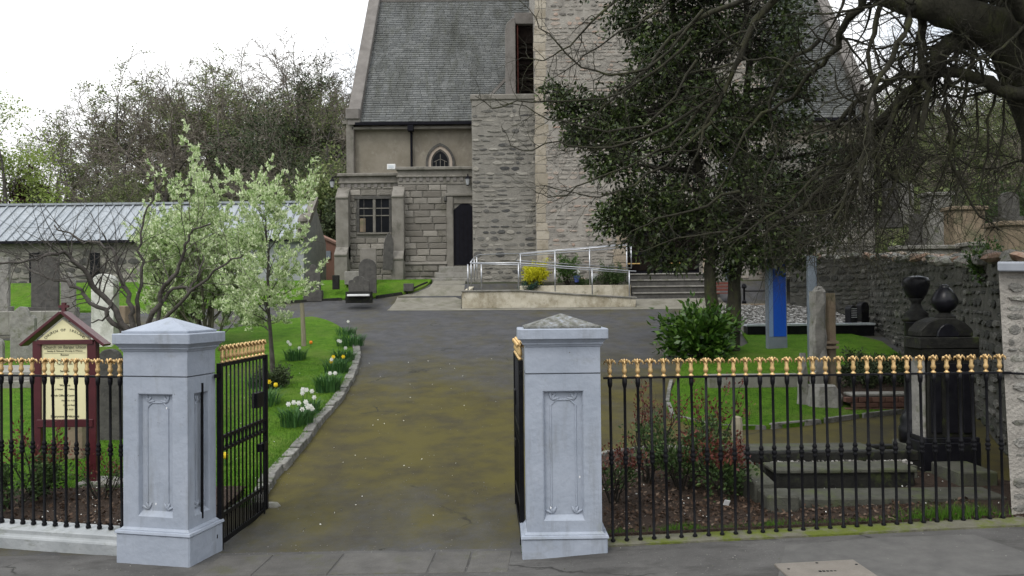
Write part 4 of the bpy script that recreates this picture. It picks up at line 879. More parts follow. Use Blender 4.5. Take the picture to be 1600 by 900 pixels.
def limb_px(out, path, r0, r1, lv=0, sub=3, wob=.02):
    """limb through photograph-measured stations (px, py, depth)"""
    pts = [A(*q) for q in path]; P2 = []
    for i in range(len(pts) - 1):
        a, b = pts[i], pts[i + 1]; pa = pts[i - 1] if i else a; nb = pts[i + 2] if i + 2 < len(pts) else b
        for k in range(sub):
            t = k / sub; P2.append(.5 * ((2 * a) + (-pa + b) * t + (2 * pa - 5 * a + 4 * b - nb) * t * t + (-pa + 3 * a - 3 * b + nb) * t ** 3) + rv(wob))
    P2.append(pts[-1]); n = len(P2)
    rad = [(r0 + (r1 - r0) * (i / (n - 1)) ** .8) * rng.uniform(.93, 1.08) for i in range(n)]
    out.append((P2, rad, lv)); return P2, rad
def sprout(out, P2, rad, k, P, L, t0=.15, lv=1, rr=.45, tips=None, bias=None, ang=(35, 80), rmin=.004, rmax=.022):
    n = len(P2) - 1
    for j in range(k):
        t = t0 + (1 - t0) * (j + rng.random()) / k; x = t * n; i = min(int(x), n - 1); q = P2[i].lerp(P2[i + 1], x - i); bd = (P2[i + 1] - P2[i]).normalized()
        side = (bd.cross(rv()).normalized() + (bias or Vector((0, 0, 0)))).normalized(); a = math.radians(rng.uniform(*ang)); d = bd * math.cos(a) + side * math.sin(a)
        grow(out, q, d, L * rng.uniform(.6, 1.2), min(rmax, max(rmin, rad[i] * rr)), lv, P, tips)

# ---- pale whitebeam behind the left pillar
def whitebeam(label, base, stems, P, nleaf, llen, lo=0, rt=.0, leaves=True, hw=None, group=None):
    t = thing('whitebeam_tree', label, 'tree', base, group); out, tips = [], []
    for (d, L, r) in stems: grow(out, V3(base) + Vector((rng.uniform(-.06, .06), rng.uniform(-.06, .06), -.1)), V3(d), L, r, 0, P, tips)
    # extra tips along twigs
    v, f = tubes_np([o for o in out if o[2] < 3], [9, 6, 4, 3]); part_np('trunk', v, f, m_barkp, t, True)
    tw = [o for o in out if o[2] >= 3]
    if tw: v, f = tubes_np(tw, [9, 6, 4, 3]); part_np('branches', v, f, m_barkp, t)
    C, D = [], []
    for pts, rad, lv in out:
        if lv < P['levels'] - 2: continue
        for i in range(1, len(pts)):
            if rng.random() < (.9 if lv == P['levels'] - 1 else .35):
                ax = (pts[i] - pts[i - 1]).normalized() * .5 + Vector((0, 0, .8))
                for k in range(nleaf): C.append(tuple(pts[i] + rv(.012))); D.append(tuple(ax.normalized() * rng.uniform(.5, 1) + rv(.42)))
    print('whitebeam leaves', len(C)); v, f = leaf_np(np.array(C), np.array(D), llen, llen * .42); part_np('crown', v, f, m_wbeam, t); return t
PW = dict(levels=5, seg=[6, 5, 4, 4, 3], wob=[.05, .10, .13, .15, .15], grav=[.05, .10, .10, .08, .08], kids=[5, 4, 2.6, 1.6, 0], ang=[(22, 48), (25, 50), (25, 60), (30, 60), (0, 0)], ratio=[.62, .66, .62, .6, .5], rr=[.55, .6, .6, .6, .6], **{'from': [.22, .2, .2, .15, .2]})
bp = G(325, 545); wb = (bp.x, bp.y, g(bp.x, bp.y))
whitebeam('large multi-stemmed whitebeam with pale green opening leaves behind the left gate pillar', wb, [((-.34, .05, 1), 2.2, .05), ((-.04, -.2, 1), 2.6, .05), ((-.75, .1, 1), 2.1, .045), ((-.95, .2, 1), 1.9, .04), ((.1, .15, 1), 2.5, .045), ((.32, -.1, 1), 1.9, .04), ((.5, .1, 1), 1.3, .035), ((-.12, .3, 1), 2.55, .045), ((-.45, -.35, 1), 1.8, .04), ((-1.0, 0, 1), 1.7, .035), ((-.5, .3, 1), 1.9, .04)], PW, 6, .095)
bp = G(427, 588); PY = dict(levels=5, seg=[5, 4, 4, 3, 3], wob=[.04, .12, .15, .16, .16], grav=[0, .02, .04, .04, .05], kids=[0, 3.6, 2.8, 2, 0], ang=[(30, 60), (35, 70), (35, 70), (35, 70), (0, 0)], ratio=[.6, .62, .6, .6, .5], rr=[.7, .55, .6, .6, .6], **{'from': [.4, .1, .15, .15, .2]})
def young():
    base = (bp.x, bp.y, g(bp.x, bp.y)); t = thing('young_tree', 'young tree with straight thin trunk and white-green blossom on the left lawn', 'tree', base); out, tips = [], []
    trunk, rad = limb_px(out, [(427, 590, bp.y), (424, 545, bp.y), (421, 500, bp.y), (420, 450, bp.y), (418, 400, bp.y), (415, 340, bp.y)], .055, .015, wob=.008)
    sprout(out, trunk, rad, 24, dict(PY, levels=5), .80, .30, 1, .45, tips, Vector((0, 0, .45)), (45, 85))
    v, f = tubes_np(out, [9, 6, 4, 3]); part_np('trunk', v, f, m_barkg, t)
    C, D = [], []
    for pts, r_, lv in out:
        if lv < 2: continue
        for i in range(1, len(pts)):
            if rng.random() < (.8 if lv >= 3 else .25):
                ax = Vector((0, 0, .7)) + (pts[i] - pts[i - 1]).normalized() * .5
                for k in range(4): C.append(tuple(pts[i] + rv(.012))); D.append(tuple(ax + rv(.45)))
    print('young', len(C)); v, f = leaf_np(np.array(C), np.array(D), .07, .032); part_np('crown', v, f, m_wbeam, t)
young()

# ---- bare gnarled fruit tree, limbs traced from the photograph at about 11 m
PT = dict(levels=5, seg=[5, 5, 4, 3, 2], wob=[.1, .16, .2, .2, .2], grav=[0, .02, .02, .02, 0], kids=[3, 3.4, 2.6, 1.6, 0], ang=[(30, 70), (30, 75), (30, 75), (30, 75), (0, 0)], ratio=[.6, .6, .58, .55, .5], rr=[.5, .5, .5, .6, .7], **{'from': [.2, .2, .15, .15, .2]})
def fruit():
    y = 11.2; b = A(215, 560, y); base = (b.x, y, g(b.x, y)); t = thing('fruit_tree', 'bare gnarled fruit tree with crooked dark limbs spreading behind noticeboard and left pillar', 'tree', base); out = []
    L = [[(215, 590, y), (210, 545, y), (196, 512, y), (178, 485, y), (152, 455, y), (130, 420, y - .1), (112, 402, y - .2), (95, 394, y - .3), (70, 402, y - .4), (45, 408, y - .5), (0, 412, y - .6), (-40, 405, y - .6)],
         [(205, 540, y), (185, 515, y), (160, 486, y + .1), (135, 465, y + .2), (118, 448, y + .2), (100, 440, y + .3), (70, 434, y + .3), (45, 420, y + .4), (25, 402, y + .4)],
         [(213, 560, y), (208, 510, y), (204, 480, y), (196, 445, y), (185, 415, y + .1), (176, 390, y + .2), (155, 380, y + .3), (120, 372, y + .4), (85, 352, y + .5)],
         [(216, 560, y), (214, 500, y + .1), (218, 460, y + .1), (222, 420, y + .2), (220, 380, y + .2), (226, 340, y + .3), (240, 300, y + .3)],
         [(218, 560, y), (235, 500, y), (250, 465, y), (262, 440, y - .1), (280, 415, y - .1), (288, 385, y - .2), (305, 360, y - .2), (330, 350, y - .3)],
         [(220, 560, y), (248, 505, y - .1), (290, 465, y - .2), (325, 432, y - .2), (352, 412, y - .3), (380, 398, y - .3)],
         [(219, 560, y), (245, 500, y + .3), (265, 455, y + .4), (285, 450, y + .4), (297, 455, y + .4), (310, 425, y + .4), (318, 400, y + .5)]]
    for i, q in enumerate(L):
        P2, rad = limb_px(out, q, [.058, .04, .045, .035, .048, .034, .034][i], .010)
        sprout(out, P2, rad, [34, 26, 24, 14, 12, 10, 9][i], PT, .72, .30, 1, .33, None, Vector((0, 0, .25)))
    limb_px(out, [(172, 475, y), (168, 485, y - .1), (158, 498, y - .1), (143, 504, y - .1)], .022, .008)
    v, f = tubes_np([o for o in out if o[2] == 0], [9]); part_np('trunk', v, f, m_barkg, t, True)
    v, f = tubes_np([o for o in out if o[2] > 0], [8, 5, 4, 3, 3]); print('fruit', len(f)); part_np('branches', v, f, m_barkg, t)
fruit()

# ---- dark holly by the church, twin trunks
def holly():
    b = G(1112, 560); y = 18.4; base = (A(1128, 556, y).x, y, g(5, y)); t = thing('holly_tree', 'dense dark evergreen holly with two trunks between the drive and the blue sign', 'tree', base); out = []
    T = [[(1118, 562, y), (1114, 500, y), (1110, 440, y), (1108, 380, y), (1098, 300, y), (1080, 200, y), (1060, 100, y), (1050, 0, y), (1040, -90, y)], [(1142, 560, y), (1146, 500, y + .1), (1148, 440, y + .2), (1150, 380, y + .2), (1160, 280, y + .3), (1165, 180, y + .3), (1170, 60, y + .3), (1160, -80, y + .3)]]
    TR = [limb_px(out, q, .17 if i == 0 else .21, .05, wob=.015) for i, q in enumerate(T)]
    v, f = tubes_np(out, [12]); part_np('trunk', v, f, m_bark, t, True)
    blobs = [(1120, 20, 2.2), (1040, 110, .8), (1180, 60, 1.05), (1090, 150, 1.7), (1175, 170, 1.3), (1010, 210, 1.3), (1110, 260, 1.7), (1220, 260, 1.15), (1030, 300, 1.15), (1170, 330, 1.25), (1080, 360, 1.0), (1250, 340, .85), (1255, 130, .4), (1270, 270, .6), (1240, 390, .5), (1310, 230, .45), (1300, 320, .5), (1010, 345, .75), (1130, 385, .7), (1200, 385, .55), (930, 190, .55), (890, 165, .38), (870, 150, .25), (965, 190, .5), (905, 215, .25), (958, 250, .55), (975, 330, .42), (950, 345, .3), (1040, 400, .35), (1000, -80, 2.0), (1130, -120, 2.4)]
    tw = []; C, D = [], []
    for (px, py, r) in blobs:
        c = A(px, py, y + rng.uniform(-.2, .2)); n = int(112 * r ** 2.1) + 9
        for k in range(n):
            dd = rv().normalized(); q = c + Vector((dd.x * r, dd.y * r * .8, dd.z * r)) * rng.uniform(.45, 1.08) ** .6
            if r > .8 and noise.noise(q * 1.0) < .0: continue
            tr = TR[0][0] if q.x < A(1130, 300, y).x else TR[1][0]
            # twig from inside to the clump
            s = c.lerp(q, .25) + rv(.08); m_ = s.lerp(q, .5) + rv(.08); tw.append(([s, m_, q + rv(.04)], [.012, .008, .004], 1))
            nn = rng.randint(14, 30)
            for j in range(nn):
                o_ = rv(.12); C.append((q.x + o_.x, q.y + o_.y, q.z + o_.z * .8)); w_ = o_ * 3 + dd * .35 + Vector((0, 0, -.15)) + rv(.45); D.append((w_.x, w_.y, w_.z))
        tr = min((p for q in TR for p in q[0]), key=lambda p: (p - c).length + max(0, p.z - c.z) * 2); tw.append(([tr, tr.lerp(c, .5) + rv(.15), c], [.06, .04, .02], 0))
    v, f = tubes_np(tw, [6, 3]); part_np('branches', v, f, m_barkd, t)
    print('holly', len(C)); v, f = leaf_np(np.array(C), np.array(D), .125, .065, .35); part_np('crown', v, f, m_holly, t)
holly()

# ---- old bare tree rooted off to the right, limbs reaching over the railings
PB = dict(levels=5, seg=[5, 7, 6, 4, 3], wob=[.08, .20, .22, .22, .2], grav=[0, -.03, -.02, 0, .02], kids=[3, 5.0, 3.6, 2.2, 0], ang=[(25, 60), (25, 65), (25, 65), (30, 65), (0, 0)], ratio=[.6, .62, .6, .58, .5], rr=[.6, .5, .5, .6, .7], **{'from': [.2, .15, .15, .15, .2]}, taper=.3)
def oldtree():
    y = 9.6; gx = A(1780, 640, y).x; base = (gx, y, g(gx, y)); t = thing('old_tree', 'massive old bare tree at the right edge, crooked mossy limbs arching over the graveyard', 'tree', base); out = []
    S = lambda path, r0, r1, k, L=1.0, t0=.15, rr=.4, **kw: (lambda pr: sprout(out, pr[0], pr[1], k, PB, L, t0, 1, rr, **kw))(limb_px(out, path, r0, r1))
    limb_px(out, [(1790, 640, y), (1800, 500, y), (1795, 350, y), (1745, 230, y), (1675, 120, y), (1628, 20, y), (1615, -80, y), (1620, -250, y)], .50, .36, wob=.03)
    S([(1650, 240, y), (1610, 130, y), (1570, 60, y - .2), (1500, 22, y - .3), (1430, 5, y - .2), (1370, -12, y), (1300, -30, y + .4), (1200, -60, y + .8)], .33, .07, 30, 1.3)
    S([(1640, 60, y), (1570, 32, y), (1530, 42, y - .1), (1495, 65, y - .1), (1462, 95, y), (1442, 130, y + .2), (1405, 160, y + .4), (1360, 210, y + .5), (1310, 268, y + .7), (1255, 320, y + .9), (1190, 370, y + 1)], .17, .02, 46, 1.0)
    S([(1650, 175, y), (1600, 150, y - .2), (1560, 134, y - .2), (1520, 120, y - .1), (1480, 112, y), (1430, 116, y + .3), (1390, 128, y + .6), (1340, 160, y + .8), (1300, 210, y + 1)], .10, .025, 30, .9)
    S([(1440, -10, y), (1441, 30, y), (1437, 70, y), (1440, 112, y), (1447, 160, y - .1), (1440, 205, y - .1)], .06, .03, 8, .8)
    S([(1425, 10, y - .3), (1418, 45, y - .4), (1395, 90, y - .4), (1370, 135, y - .4), (1352, 180, y - .4), (1360, 235, y - .3), (1345, 290, y - .3), (1350, 350, y - .2)], .045, .012, 18, .8)
    S([(1378, 10, y), (1366, 50, y), (1361, 95, y), (1371, 150, y), (1366, 215, y), (1374, 270, y), (1366, 340, y)], .035, .01, 14, .8)
    S([(1502, 60, y), (1494, 95, y), (1480, 125, y), (1476, 170, y), (1484, 215, y), (1480, 260, y)], .03, .01, 10, .7)
    S([(1516, 52, y), (1522, 90, y), (1510, 130, y), (1497, 175, y), (1492, 230, y), (1500, 280, y)], .03, .01, 10, .7)
    S([(1470, 118, y), (1425, 150, y), (1430, 210, y), (1420, 270, y), (1432, 330, y)], .028, .01, 16, .8)
    S([(1560, 134, y), (1540, 190, y), (1548, 240, y), (1530, 300, y)], .02, .008, 12, .7)
    S([(1610, 60, y - .4), (1602, 20, y - .6), (1560, -20, y - .8)], .10, .06, 8, 1)
    z = y + 1.0
    S([(1350, -5, y), (1318, 45, z - .6), (1298, 85, z - .4), (1262, 118, z - .2), (1235, 150, z), (1190, 180, z), (1155, 230, z), (1120, 300, z)], .05, .012, 26, .9)
    S([(1250, -40, z), (1183, 33, z), (1155, 90, z), (1133, 139, z), (1111, 178, z), (1089, 239, z), (1062, 300, z + .2)], .06, .012, 26, .9)
    S([(1220, -30, z), (1110, 22, z), (1050, 60, z + .2), (1011, 105, z + .2), (967, 144, z + .3), (930, 175, z + .3), (880, 192, z + .3)], .04, .008, 26, .8, t0=.3)
    S([(1280, 60, z), (1225, 110, z), (1205, 160, z), (1215, 230, z), (1190, 300, z), (1200, 360, z)], .03, .008, 20, .8)
    for q in ([(1100, 15, z), (1010, 108, z), (930, 112, z + .2), (870, 66, z + .2), (840, 30, z + .2), (805, -6, z + .2)], [(1080, 60, z), (1000, 130, z), (910, 160, z + .2), (830, 155, z + .3), (770, 168, z + .3), (742, 150, z + .3)],
              [(1090, 90, z), (1030, 180, z), (950, 205, z + .2), (880, 190, z + .3), (820, 168, z + .3), (785, 158, z + .3)], [(1100, 160, z), (1050, 225, z), (980, 262, z), (920, 285, z + .1), (870, 308, z + .1), (835, 300, z + .1)],
              [(1110, 190, z), (1040, 255, z), (960, 300, z), (900, 306, z + .1), (850, 290, z + .1)], [(1120, 150, z), (1010, 215, z), (930, 232, z), (870, 222, z), (815, 235, z), (785, 200, z)],
              [(1060, -20, z), (1010, 30, z), (950, 60, z), (900, 100, z), (850, 130, z)], [(980, -30, z), (940, 20, z), (890, 70, z), (850, 95, z), (815, 90, z)],
              [(1150, 300, z), (1080, 330, z), (1010, 350, z), (960, 385, z)], [(1180, 330, z), (1140, 360, z), (1060, 372, z), (990, 395, z)]):
        S(q, .022, .004, 13, .55, t0=.25, rr=.5)
    S([(1360, 210, y), (1330, 300, y), (1290, 360, y), (1250, 380, y)], .03, .008, 36, .8)
    S([(1400, 160, y), (1370, 230, y), (1340, 270, y), (1320, 340, y), (1300, 400, y)], .03, .008, 36, .8)
    S([(1345, 130, y + .6), (1325, 200, y + .6), (1340, 280, y + .5), (1310, 350, y + .5)], .025, .008, 34, .8)
    S([(1300, 250, y + .5), (1240, 310, y + .5), (1180, 350, y + .6), (1130, 380, y + .6)], .025, .008, 26, .8)
    S([(1440, 150, y), (1410, 250, y), (1380, 330, y), (1330, 380, y)], .03, .008, 30, .8)
    S([(1480, 160, y), (1490, 250, y), (1520, 320, y), (1560, 360, y)], .025, .008, 22, .8)
    for q in ([(1420, 200, y + .5), (1380, 260, y + .6), (1335, 300, y + .7), (1300, 330, y + .8)], [(1400, 260, y + .4), (1350, 330, y + .5), (1290, 400, y + .6)], [(1330, 170, y + .9), (1320, 250, y + .9), (1290, 320, y + .9)], [(1450, 240, y + .2), (1400, 320, y + .3), (1370, 400, y + .3)], [(1370, 200, y + .8), (1400, 300, y + .8), (1420, 390, y + .8)], [(1500, 220, y + .2), (1460, 300, y + .3), (1440, 380, y + .3)], [(1570, 140, y), (1565, 220, y), (1540, 300, y), (1550, 360, y)], [(1610, 150, y), (1600, 230, y), (1580, 310, y)], [(1520, 130, y), (1530, 210, y), (1500, 290, y), (1480, 350, y)], [(1600, 250, y + .5), (1540, 270, y + .4), (1470, 230, y + .4)]):
        S(q, .014, .005, 30, .75, t0=.0, rr=.4, rmax=.010)
    # the crown above, out of view: limbs and twigs added to shade the graveyard
    CP = [[(7.6, 9.6, 3.6), (7.0, 9.8, 5.2), (6.0, 10.2, 7.4), (4.4, 10.8, 9.4), (2.8, 11.4, 10.6)], [(7.4, 9.6, 4.4), (6.4, 9.0, 6.4), (5.2, 8.6, 8.2), (3.6, 8.4, 9.4), (2.2, 8.2, 10.0)], [(7.8, 9.8, 4), (7.4, 11, 6), (6.8, 12.6, 8), (5.8, 14.2, 9.6), (4.6, 15.6, 10.6)], [(7.8, 9.6, 4), (8.4, 10.4, 7), (8.6, 11.6, 9.6), (8.2, 12.6, 11.6)], [(7.7, 9.6, 4), (7.2, 9.0, 7), (6.4, 9.2, 9.6), (5.2, 10.0, 11.6)], [(7.8, 9.6, 4), (9, 8.6, 6), (9.6, 8.0, 8.4), (9.6, 8.2, 10.6)], [(7.8, 9.8, 4.4), (8.8, 12, 7), (9.2, 14.2, 9)], [(7.2, 9.6, 5), (5.6, 11.4, 7.8), (4.0, 13.0, 9.6), (2.4, 14, 10.4)]]
    for c in CP:
        P2 = [V3(p) for p in c]; P3 = [P2[0]]
        for a_, b_ in zip(P2, P2[1:]): P3 += [a_.lerp(b_, .5) + rv(.12), b_ + rv(.08)]
        n_ = len(P3); rd = [.20 + (.05 - .20) * i / (n_ - 1) for i in range(n_)]; out.append((P3, rd, 0)); sprout(out, P3, rd, 62, dict(PB, grav=[0, .02, .03, .03, .02]), 1.7, .2, 1, .4, rmax=.05, rmin=.02)
    v, f = tubes_np([o for o in out if o[2] == 0], [14]); part_np('trunk', v, f, m_bark, t, True)
    # thin out the finest twigs toward the sky
    keep = [o for o in out if o[2] > 0]
    v, f = tubes_np([o for o in keep if o[2] < 3], [8, 6, 4]); part_np('branches', v, f, m_bark, t)
    v, f = tubes_np([o for o in keep if o[2] >= 3], [3]); print('old', len(f)); part_np('twigs', v, f, m_barkd, t)
oldtree()

# ---- hillside wood: a few kinds, copied; each tree its own object
def hill_kind(kind, seed):
    rng.seed(seed); t = bpy.data.objects.new('woodland_tree', None); COL.objects.link(t); W[t] = Vector((0, 0, 0)); out, tips = [], []
    H = rng.uniform(4.2, 5.0)
    P = dict(levels=6, seg=[4, 4, 3, 3, 3, 2], wob=[.05, .10, .13, .15, .18, .2], grav=[.05, .04, .02, 0, 0, 0], kids=[5, 3.6, 3.2, 3, 2.6, 0], ang=[(35, 70), (30, 60), (25, 60), (25, 60), (25, 60), (0, 0)], ratio=[.85, .72, .66, .62, .6, .5], rr=[.6, .6, .6, .6, .65, .6], **{'from': [.35, .2, .2, .2, .15, .2]})
    grow(out, Vector((0, 0, -.5)), Vector((0, 0, 1)), H, .24, 0, P, tips)
    v, f = tubes_np([o for o in out if o[2] <= 1], [7, 4]); part_np('trunk', v, f, m_barkg, t)
    tw = [(p, [max(r_, .016) for r_ in r], lv) for p, r, lv in out if lv > 1]; v, f = tubes_np(tw, [3]); part_np('crown', v, f, m_twig, t); print('hill', kind, len(f))
    if kind in ('bud', 'ivy'):
        n = 5000 if kind == 'bud' else 7000; pick = [rng.choice(tips)[0] if kind == 'bud' else rng.choice(out)[0][-1] for _ in range(n)]; C = np.array([tuple(p) for p in pick]) + nr.normal(scale=.16 if kind == 'bud' else .22, size=(n, 3))
        v, f = leaf_np(C, nr.normal(size=(n, 3)) + np.array([0, 0, .2]), .16, .10); part_np('foliage', v, f, m_budg if kind == 'bud' else m_ivy, t)
    return t
kinds = {'bare': [hill_kind('bare', 3), hill_kind('bare', 4), hill_kind('bare', 9)], 'bud': [hill_kind('bud', 5), hill_kind('bud', 6)], 'ivy': [hill_kind('ivy', 7)]}
rng.seed(77)
lab = {'bare': 'leafless brown tree on the wooded hillside', 'bud': 'tree in thin olive-green new leaf on the wooded hillside', 'ivy': 'dark evergreen tree on the wooded hillside'}
spots = []
for Y, step in ((52, 3.3), (58, 3.5), (65, 3.6), (73, 3.8), (82, 4.0), (92, 4.2), (102, 4.6)):
    for x0, x1 in ((-.60, -.16), (.40, .68)):
        x = x0 * Y
        while x < x1 * Y:
            xx = x + rng.uniform(-1.2, 1.2); yy = Y + rng.uniform(-3, 3); x += step
            left = xx / yy < -.53
            if left and (Y > 66 or rng.random() < .5): continue
            if left: kd = 'bud' if rng.random() < .6 else 'bare'
            elif Y < 62: kd = rng.choices(['bare', 'bud', 'ivy'], [.25, .55, .2])[0]
            elif Y > 90: kd = rng.choices(['bare', 'bud', 'ivy'], [.8, .2, .0])[0]
            else: kd = rng.choices(['bare', 'bud', 'ivy'], [.5, .38, .12])[0]
            spots.append((xx, yy, kd))
for xx, yy, kd in spots:
    s = rng.uniform(.75, 1.12) * (.62 if yy < 62 else 1.1 if yy < 80 else 1.35); wf = 1.25; s *= .66 if xx > 0 else 1
    q = place(rng.choice(kinds[kd]), (xx, yy, g(xx, yy) - .3), rng.uniform(0, 6.28), (s * wf * rng.uniform(.95, 1.15), s * wf * rng.uniform(.95, 1.15), s), lab[kd], {'bare': 'leafless hillside trees', 'bud': 'budding hillside trees', 'ivy': 'evergreen hillside trees'}[kd]); q['category'] = 'tree'
for l in kinds.values():
    for k in l: drop(k)
print('hill trees', len(spots))
# undergrowth and scrub between the trunks
def scrub():
    n = 44000; X = np.concatenate([nr.uniform(-64, -7, n * 2 // 3), nr.uniform(18, 60, n // 3)]); Y = nr.uniform(48, 108, len(X)); keep = [(x, y) for x, y in zip(X, Y) if noise.noise((x * .12, y * .12, 5)) > -.25]
    C = []
    for x, y in keep: C.append((x, y, g(x, y) + abs(rng.gauss(0, .8)) * (1 + max(0, noise.noise((x * .2, y * .2, 9))) * 2)))
    v, f = leaf_np(np.array(C), nr.normal(size=(len(C), 3)) + np.array([0, 0, .4]), .75, .4); o = link_mesh('undergrowth', np_mesh('undergrowth', v, f, m_budg)); tag(o, 'low green and brown scrub covering the hillside under the trees', 'undergrowth', kind='stuff')
scrub()
# ---- trees at the left edge
def edge_tree(name, label, px, py, ptop, Y, m, n, wd, cone=False, leaf=.16):
    b = A(px, py, Y); base = (b.x, Y, g(b.x, Y)); t = thing(name, label, 'tree', base); top = A(px, ptop, Y).z; H = top - base[2]; out, tips = [], []
    P = dict(levels=4, seg=[6, 4, 3, 3], wob=[.03, .12, .15, .2], grav=[.03, .04, .04, .03], kids=[16, 5, 4, 0], ang=[(40, 75), (25, 60), (25, 60), (0, 0)], ratio=[.42 if not cone else .2, .6, .6, .5], rr=[.4, .6, .6, .6], **{'from': [.25, .15, .15, .2]})
    grow(out, V3(base) - Vector((0, 0, .2)), Vector((0, 0, 1)), H * .72, H * .018, 0, P, tips); v, f = tubes_np(out, [8, 4, 3, 3]); part_np('trunk', v, f, m_barkg, t)
    pick = [rng.choice(tips)[0] for _ in range(n)]; C = np.array([tuple(p) for p in pick]) + nr.normal(scale=H * .03, size=(n, 3)); v, f = leaf_np(C, nr.normal(size=(n, 3)) + np.array([0, 0, .3]), leaf, leaf * .6); part_np('crown', v, f, m, t)
edge_tree('lime_tree', 'yellow-green tree in fresh leaf at the far left edge behind the metal-roofed building', 8, 330, 165, 42, m_lime, 9000, 3)
edge_tree('copper_tree', 'small dark reddish-purple conical tree beside the yellow-green tree', 40, 330, 238, 44, m_purp, 3500, 2, True, .2)
edge_tree('birch_tree', 'slender pale green tree on the bank just left of the vestry', 494, 335, 250, 47, m_budg, 5000, 2, False, .2)
edge_tree('cypress', 'narrow dark evergreen close beside the left corner of the vestry', 521, 345, 292, 40, m_ivy, 2600, 1, True, .18)
rng.seed(5)
# ================================================================== NOTICEBOARD
def text_mesh(s, size, m, parent, loc, rot=(PI / 2, 0, 0), ext=.001, align='CENTER', name='lettering'):
    cu = bpy.data.curves.new('t', 'FONT'); cu.body = s; cu.size = size; cu.extrude = ext; cu.align_x = align; cu.align_y = 'CENTER'; cu.resolution_u = 3
    tmp = bpy.data.objects.new('t', cu); COL.objects.link(tmp); bpy.context.view_layer.update()
    me = bpy.data.meshes.new_from_object(tmp.evaluated_get(bpy.context.evaluated_depsgraph_get())); bpy.data.objects.remove(tmp)
    me.name = name; me.materials.clear(); me.materials.append(m); o = link_mesh(name, me, parent); o.location = Vector(loc) - W.get(parent, Vector()); o.rotation_euler = rot; return o
YB_ = 9.5; nb0 = A(100, 760, YB_)
NB = thing('noticeboard', 'maroon gabled noticeboard with cream panels lettered CHURCH OF IRELAND behind the left railing', 'noticeboard', (nb0.x, YB_, g(nb0.x, YB_)))
for x0, x1 in ((54, 67), (139, 153)):
    a, b, c, d = R(x0, 533, x1, 780, YB_); MB().box(a, b, YB_ - .045, YB_ + .045, g(a, YB_) - .1, d).build('post', m_maroon, NB, bevel=.005)
for y0, y1 in ((531, 538), (655, 667)):
    a, b, c, d = R(62, y0, 144, y1, YB_ - .03); MB().box(a - .02, b + .02, YB_ - .06, YB_ + .03, c, d).build('cross_rail', m_maroon, NB, bevel=.004)
a, b, c, d = R(67, 538, 139, 655, YB_); pn = MB().box(a, b, YB_ - .02, YB_ + .02, c, d).build('notice_panel', m_notice, NB)
ap = A(100, 499, YB_); e0 = A(62, 531, YB_); e1 = A(141, 531, YB_)
gp = MB().prismY([(e0.x, e0.z), (e1.x, e0.z), (ap.x, ap.z)], YB_ - .03, YB_ + .03).build('gable_panel', m_notice, NB)
apx = A(100, 490, YB_)
for ex in (A(38, 541, YB_), A(166, 541, YB_)):
    v = (ex - apx); nrm = Vector((-v.z, 0, v.x)).normalized() * .035
    if nrm.z < 0: nrm = -nrm
    MB().quadstrip([[(p.x, YB_ - .08, p.z), (p.x, YB_ + .08, p.z), (p.x + nrm.x, YB_ + .08, p.z + nrm.z), (p.x + nrm.x, YB_ - .08, p.z + nrm.z)] for p in (apx, ex)]).build('roof_board', m_maroon, NB, bevel=.004)
MB().box(apx.x - .02, apx.x + .02, YB_ - .02, YB_ + .02, apx.z - .02, apx.z + .13).box(apx.x - .055, apx.x + .055, YB_ - .018, YB_ + .018, apx.z + .07, apx.z + .10).build('roof_finial', m_maroon, NB)
cw = (a + b) / 2
s_ = 'CHURCH OF IRELAND'
arcc = Vector((cw + .005, YB_ - .033, e0.z - .12)); Rr = .30
for i, ch in enumerate(s_):
    t_ = math.radians(52) - math.radians(104) * i / (len(s_) - 1)
    if ch != ' ': text_mesh(ch, .042, m_ink, gp, (arcc.x - Rr * math.sin(t_) * .95, arcc.y, arcc.z + Rr * math.cos(t_) * .78), (PI / 2, -t_ * .75, 0))
TY = YB_ - .0225
for (s_, py, sz, dx) in (('Church on Bargar Union', 542.5, .050, 0), ('Sunday & Midweek Worship & Witness', 548.5, .026, 0), ('Rector', 554.5, .036, 0), ('The Revd W. J. Barton', 563, .034, 0), ('Tel. 028 91 234', 569, .028, 0), ('Services', 580, .034, 0), ('Sunday 8.30  11.30  7.00', 590, .028, 0), ('Wardens', 602, .034, .0), ('J. Harper     R. Nelson', 608, .026, 0), ('Parish Office  Centre', 618, .034, -.02), ('Mon - Fri  9.30', 626, .026, .04), ('Church Road', 633, .026, .05), ('Tel. 9127', 640, .026, .05), ('Everyone Welcome', 650.5, .042, 0)):
    text_mesh(s_, sz, m_ink, pn, (cw + dx, TY, A(100, py, TY).z))
for py in (545.4, 551.5): z = A(100, py, TY).z; MB().box(a + .03, b - .03, TY - .002, TY + .001, z - .0012, z + .0012).build('ruled_line', m_ink, pn)

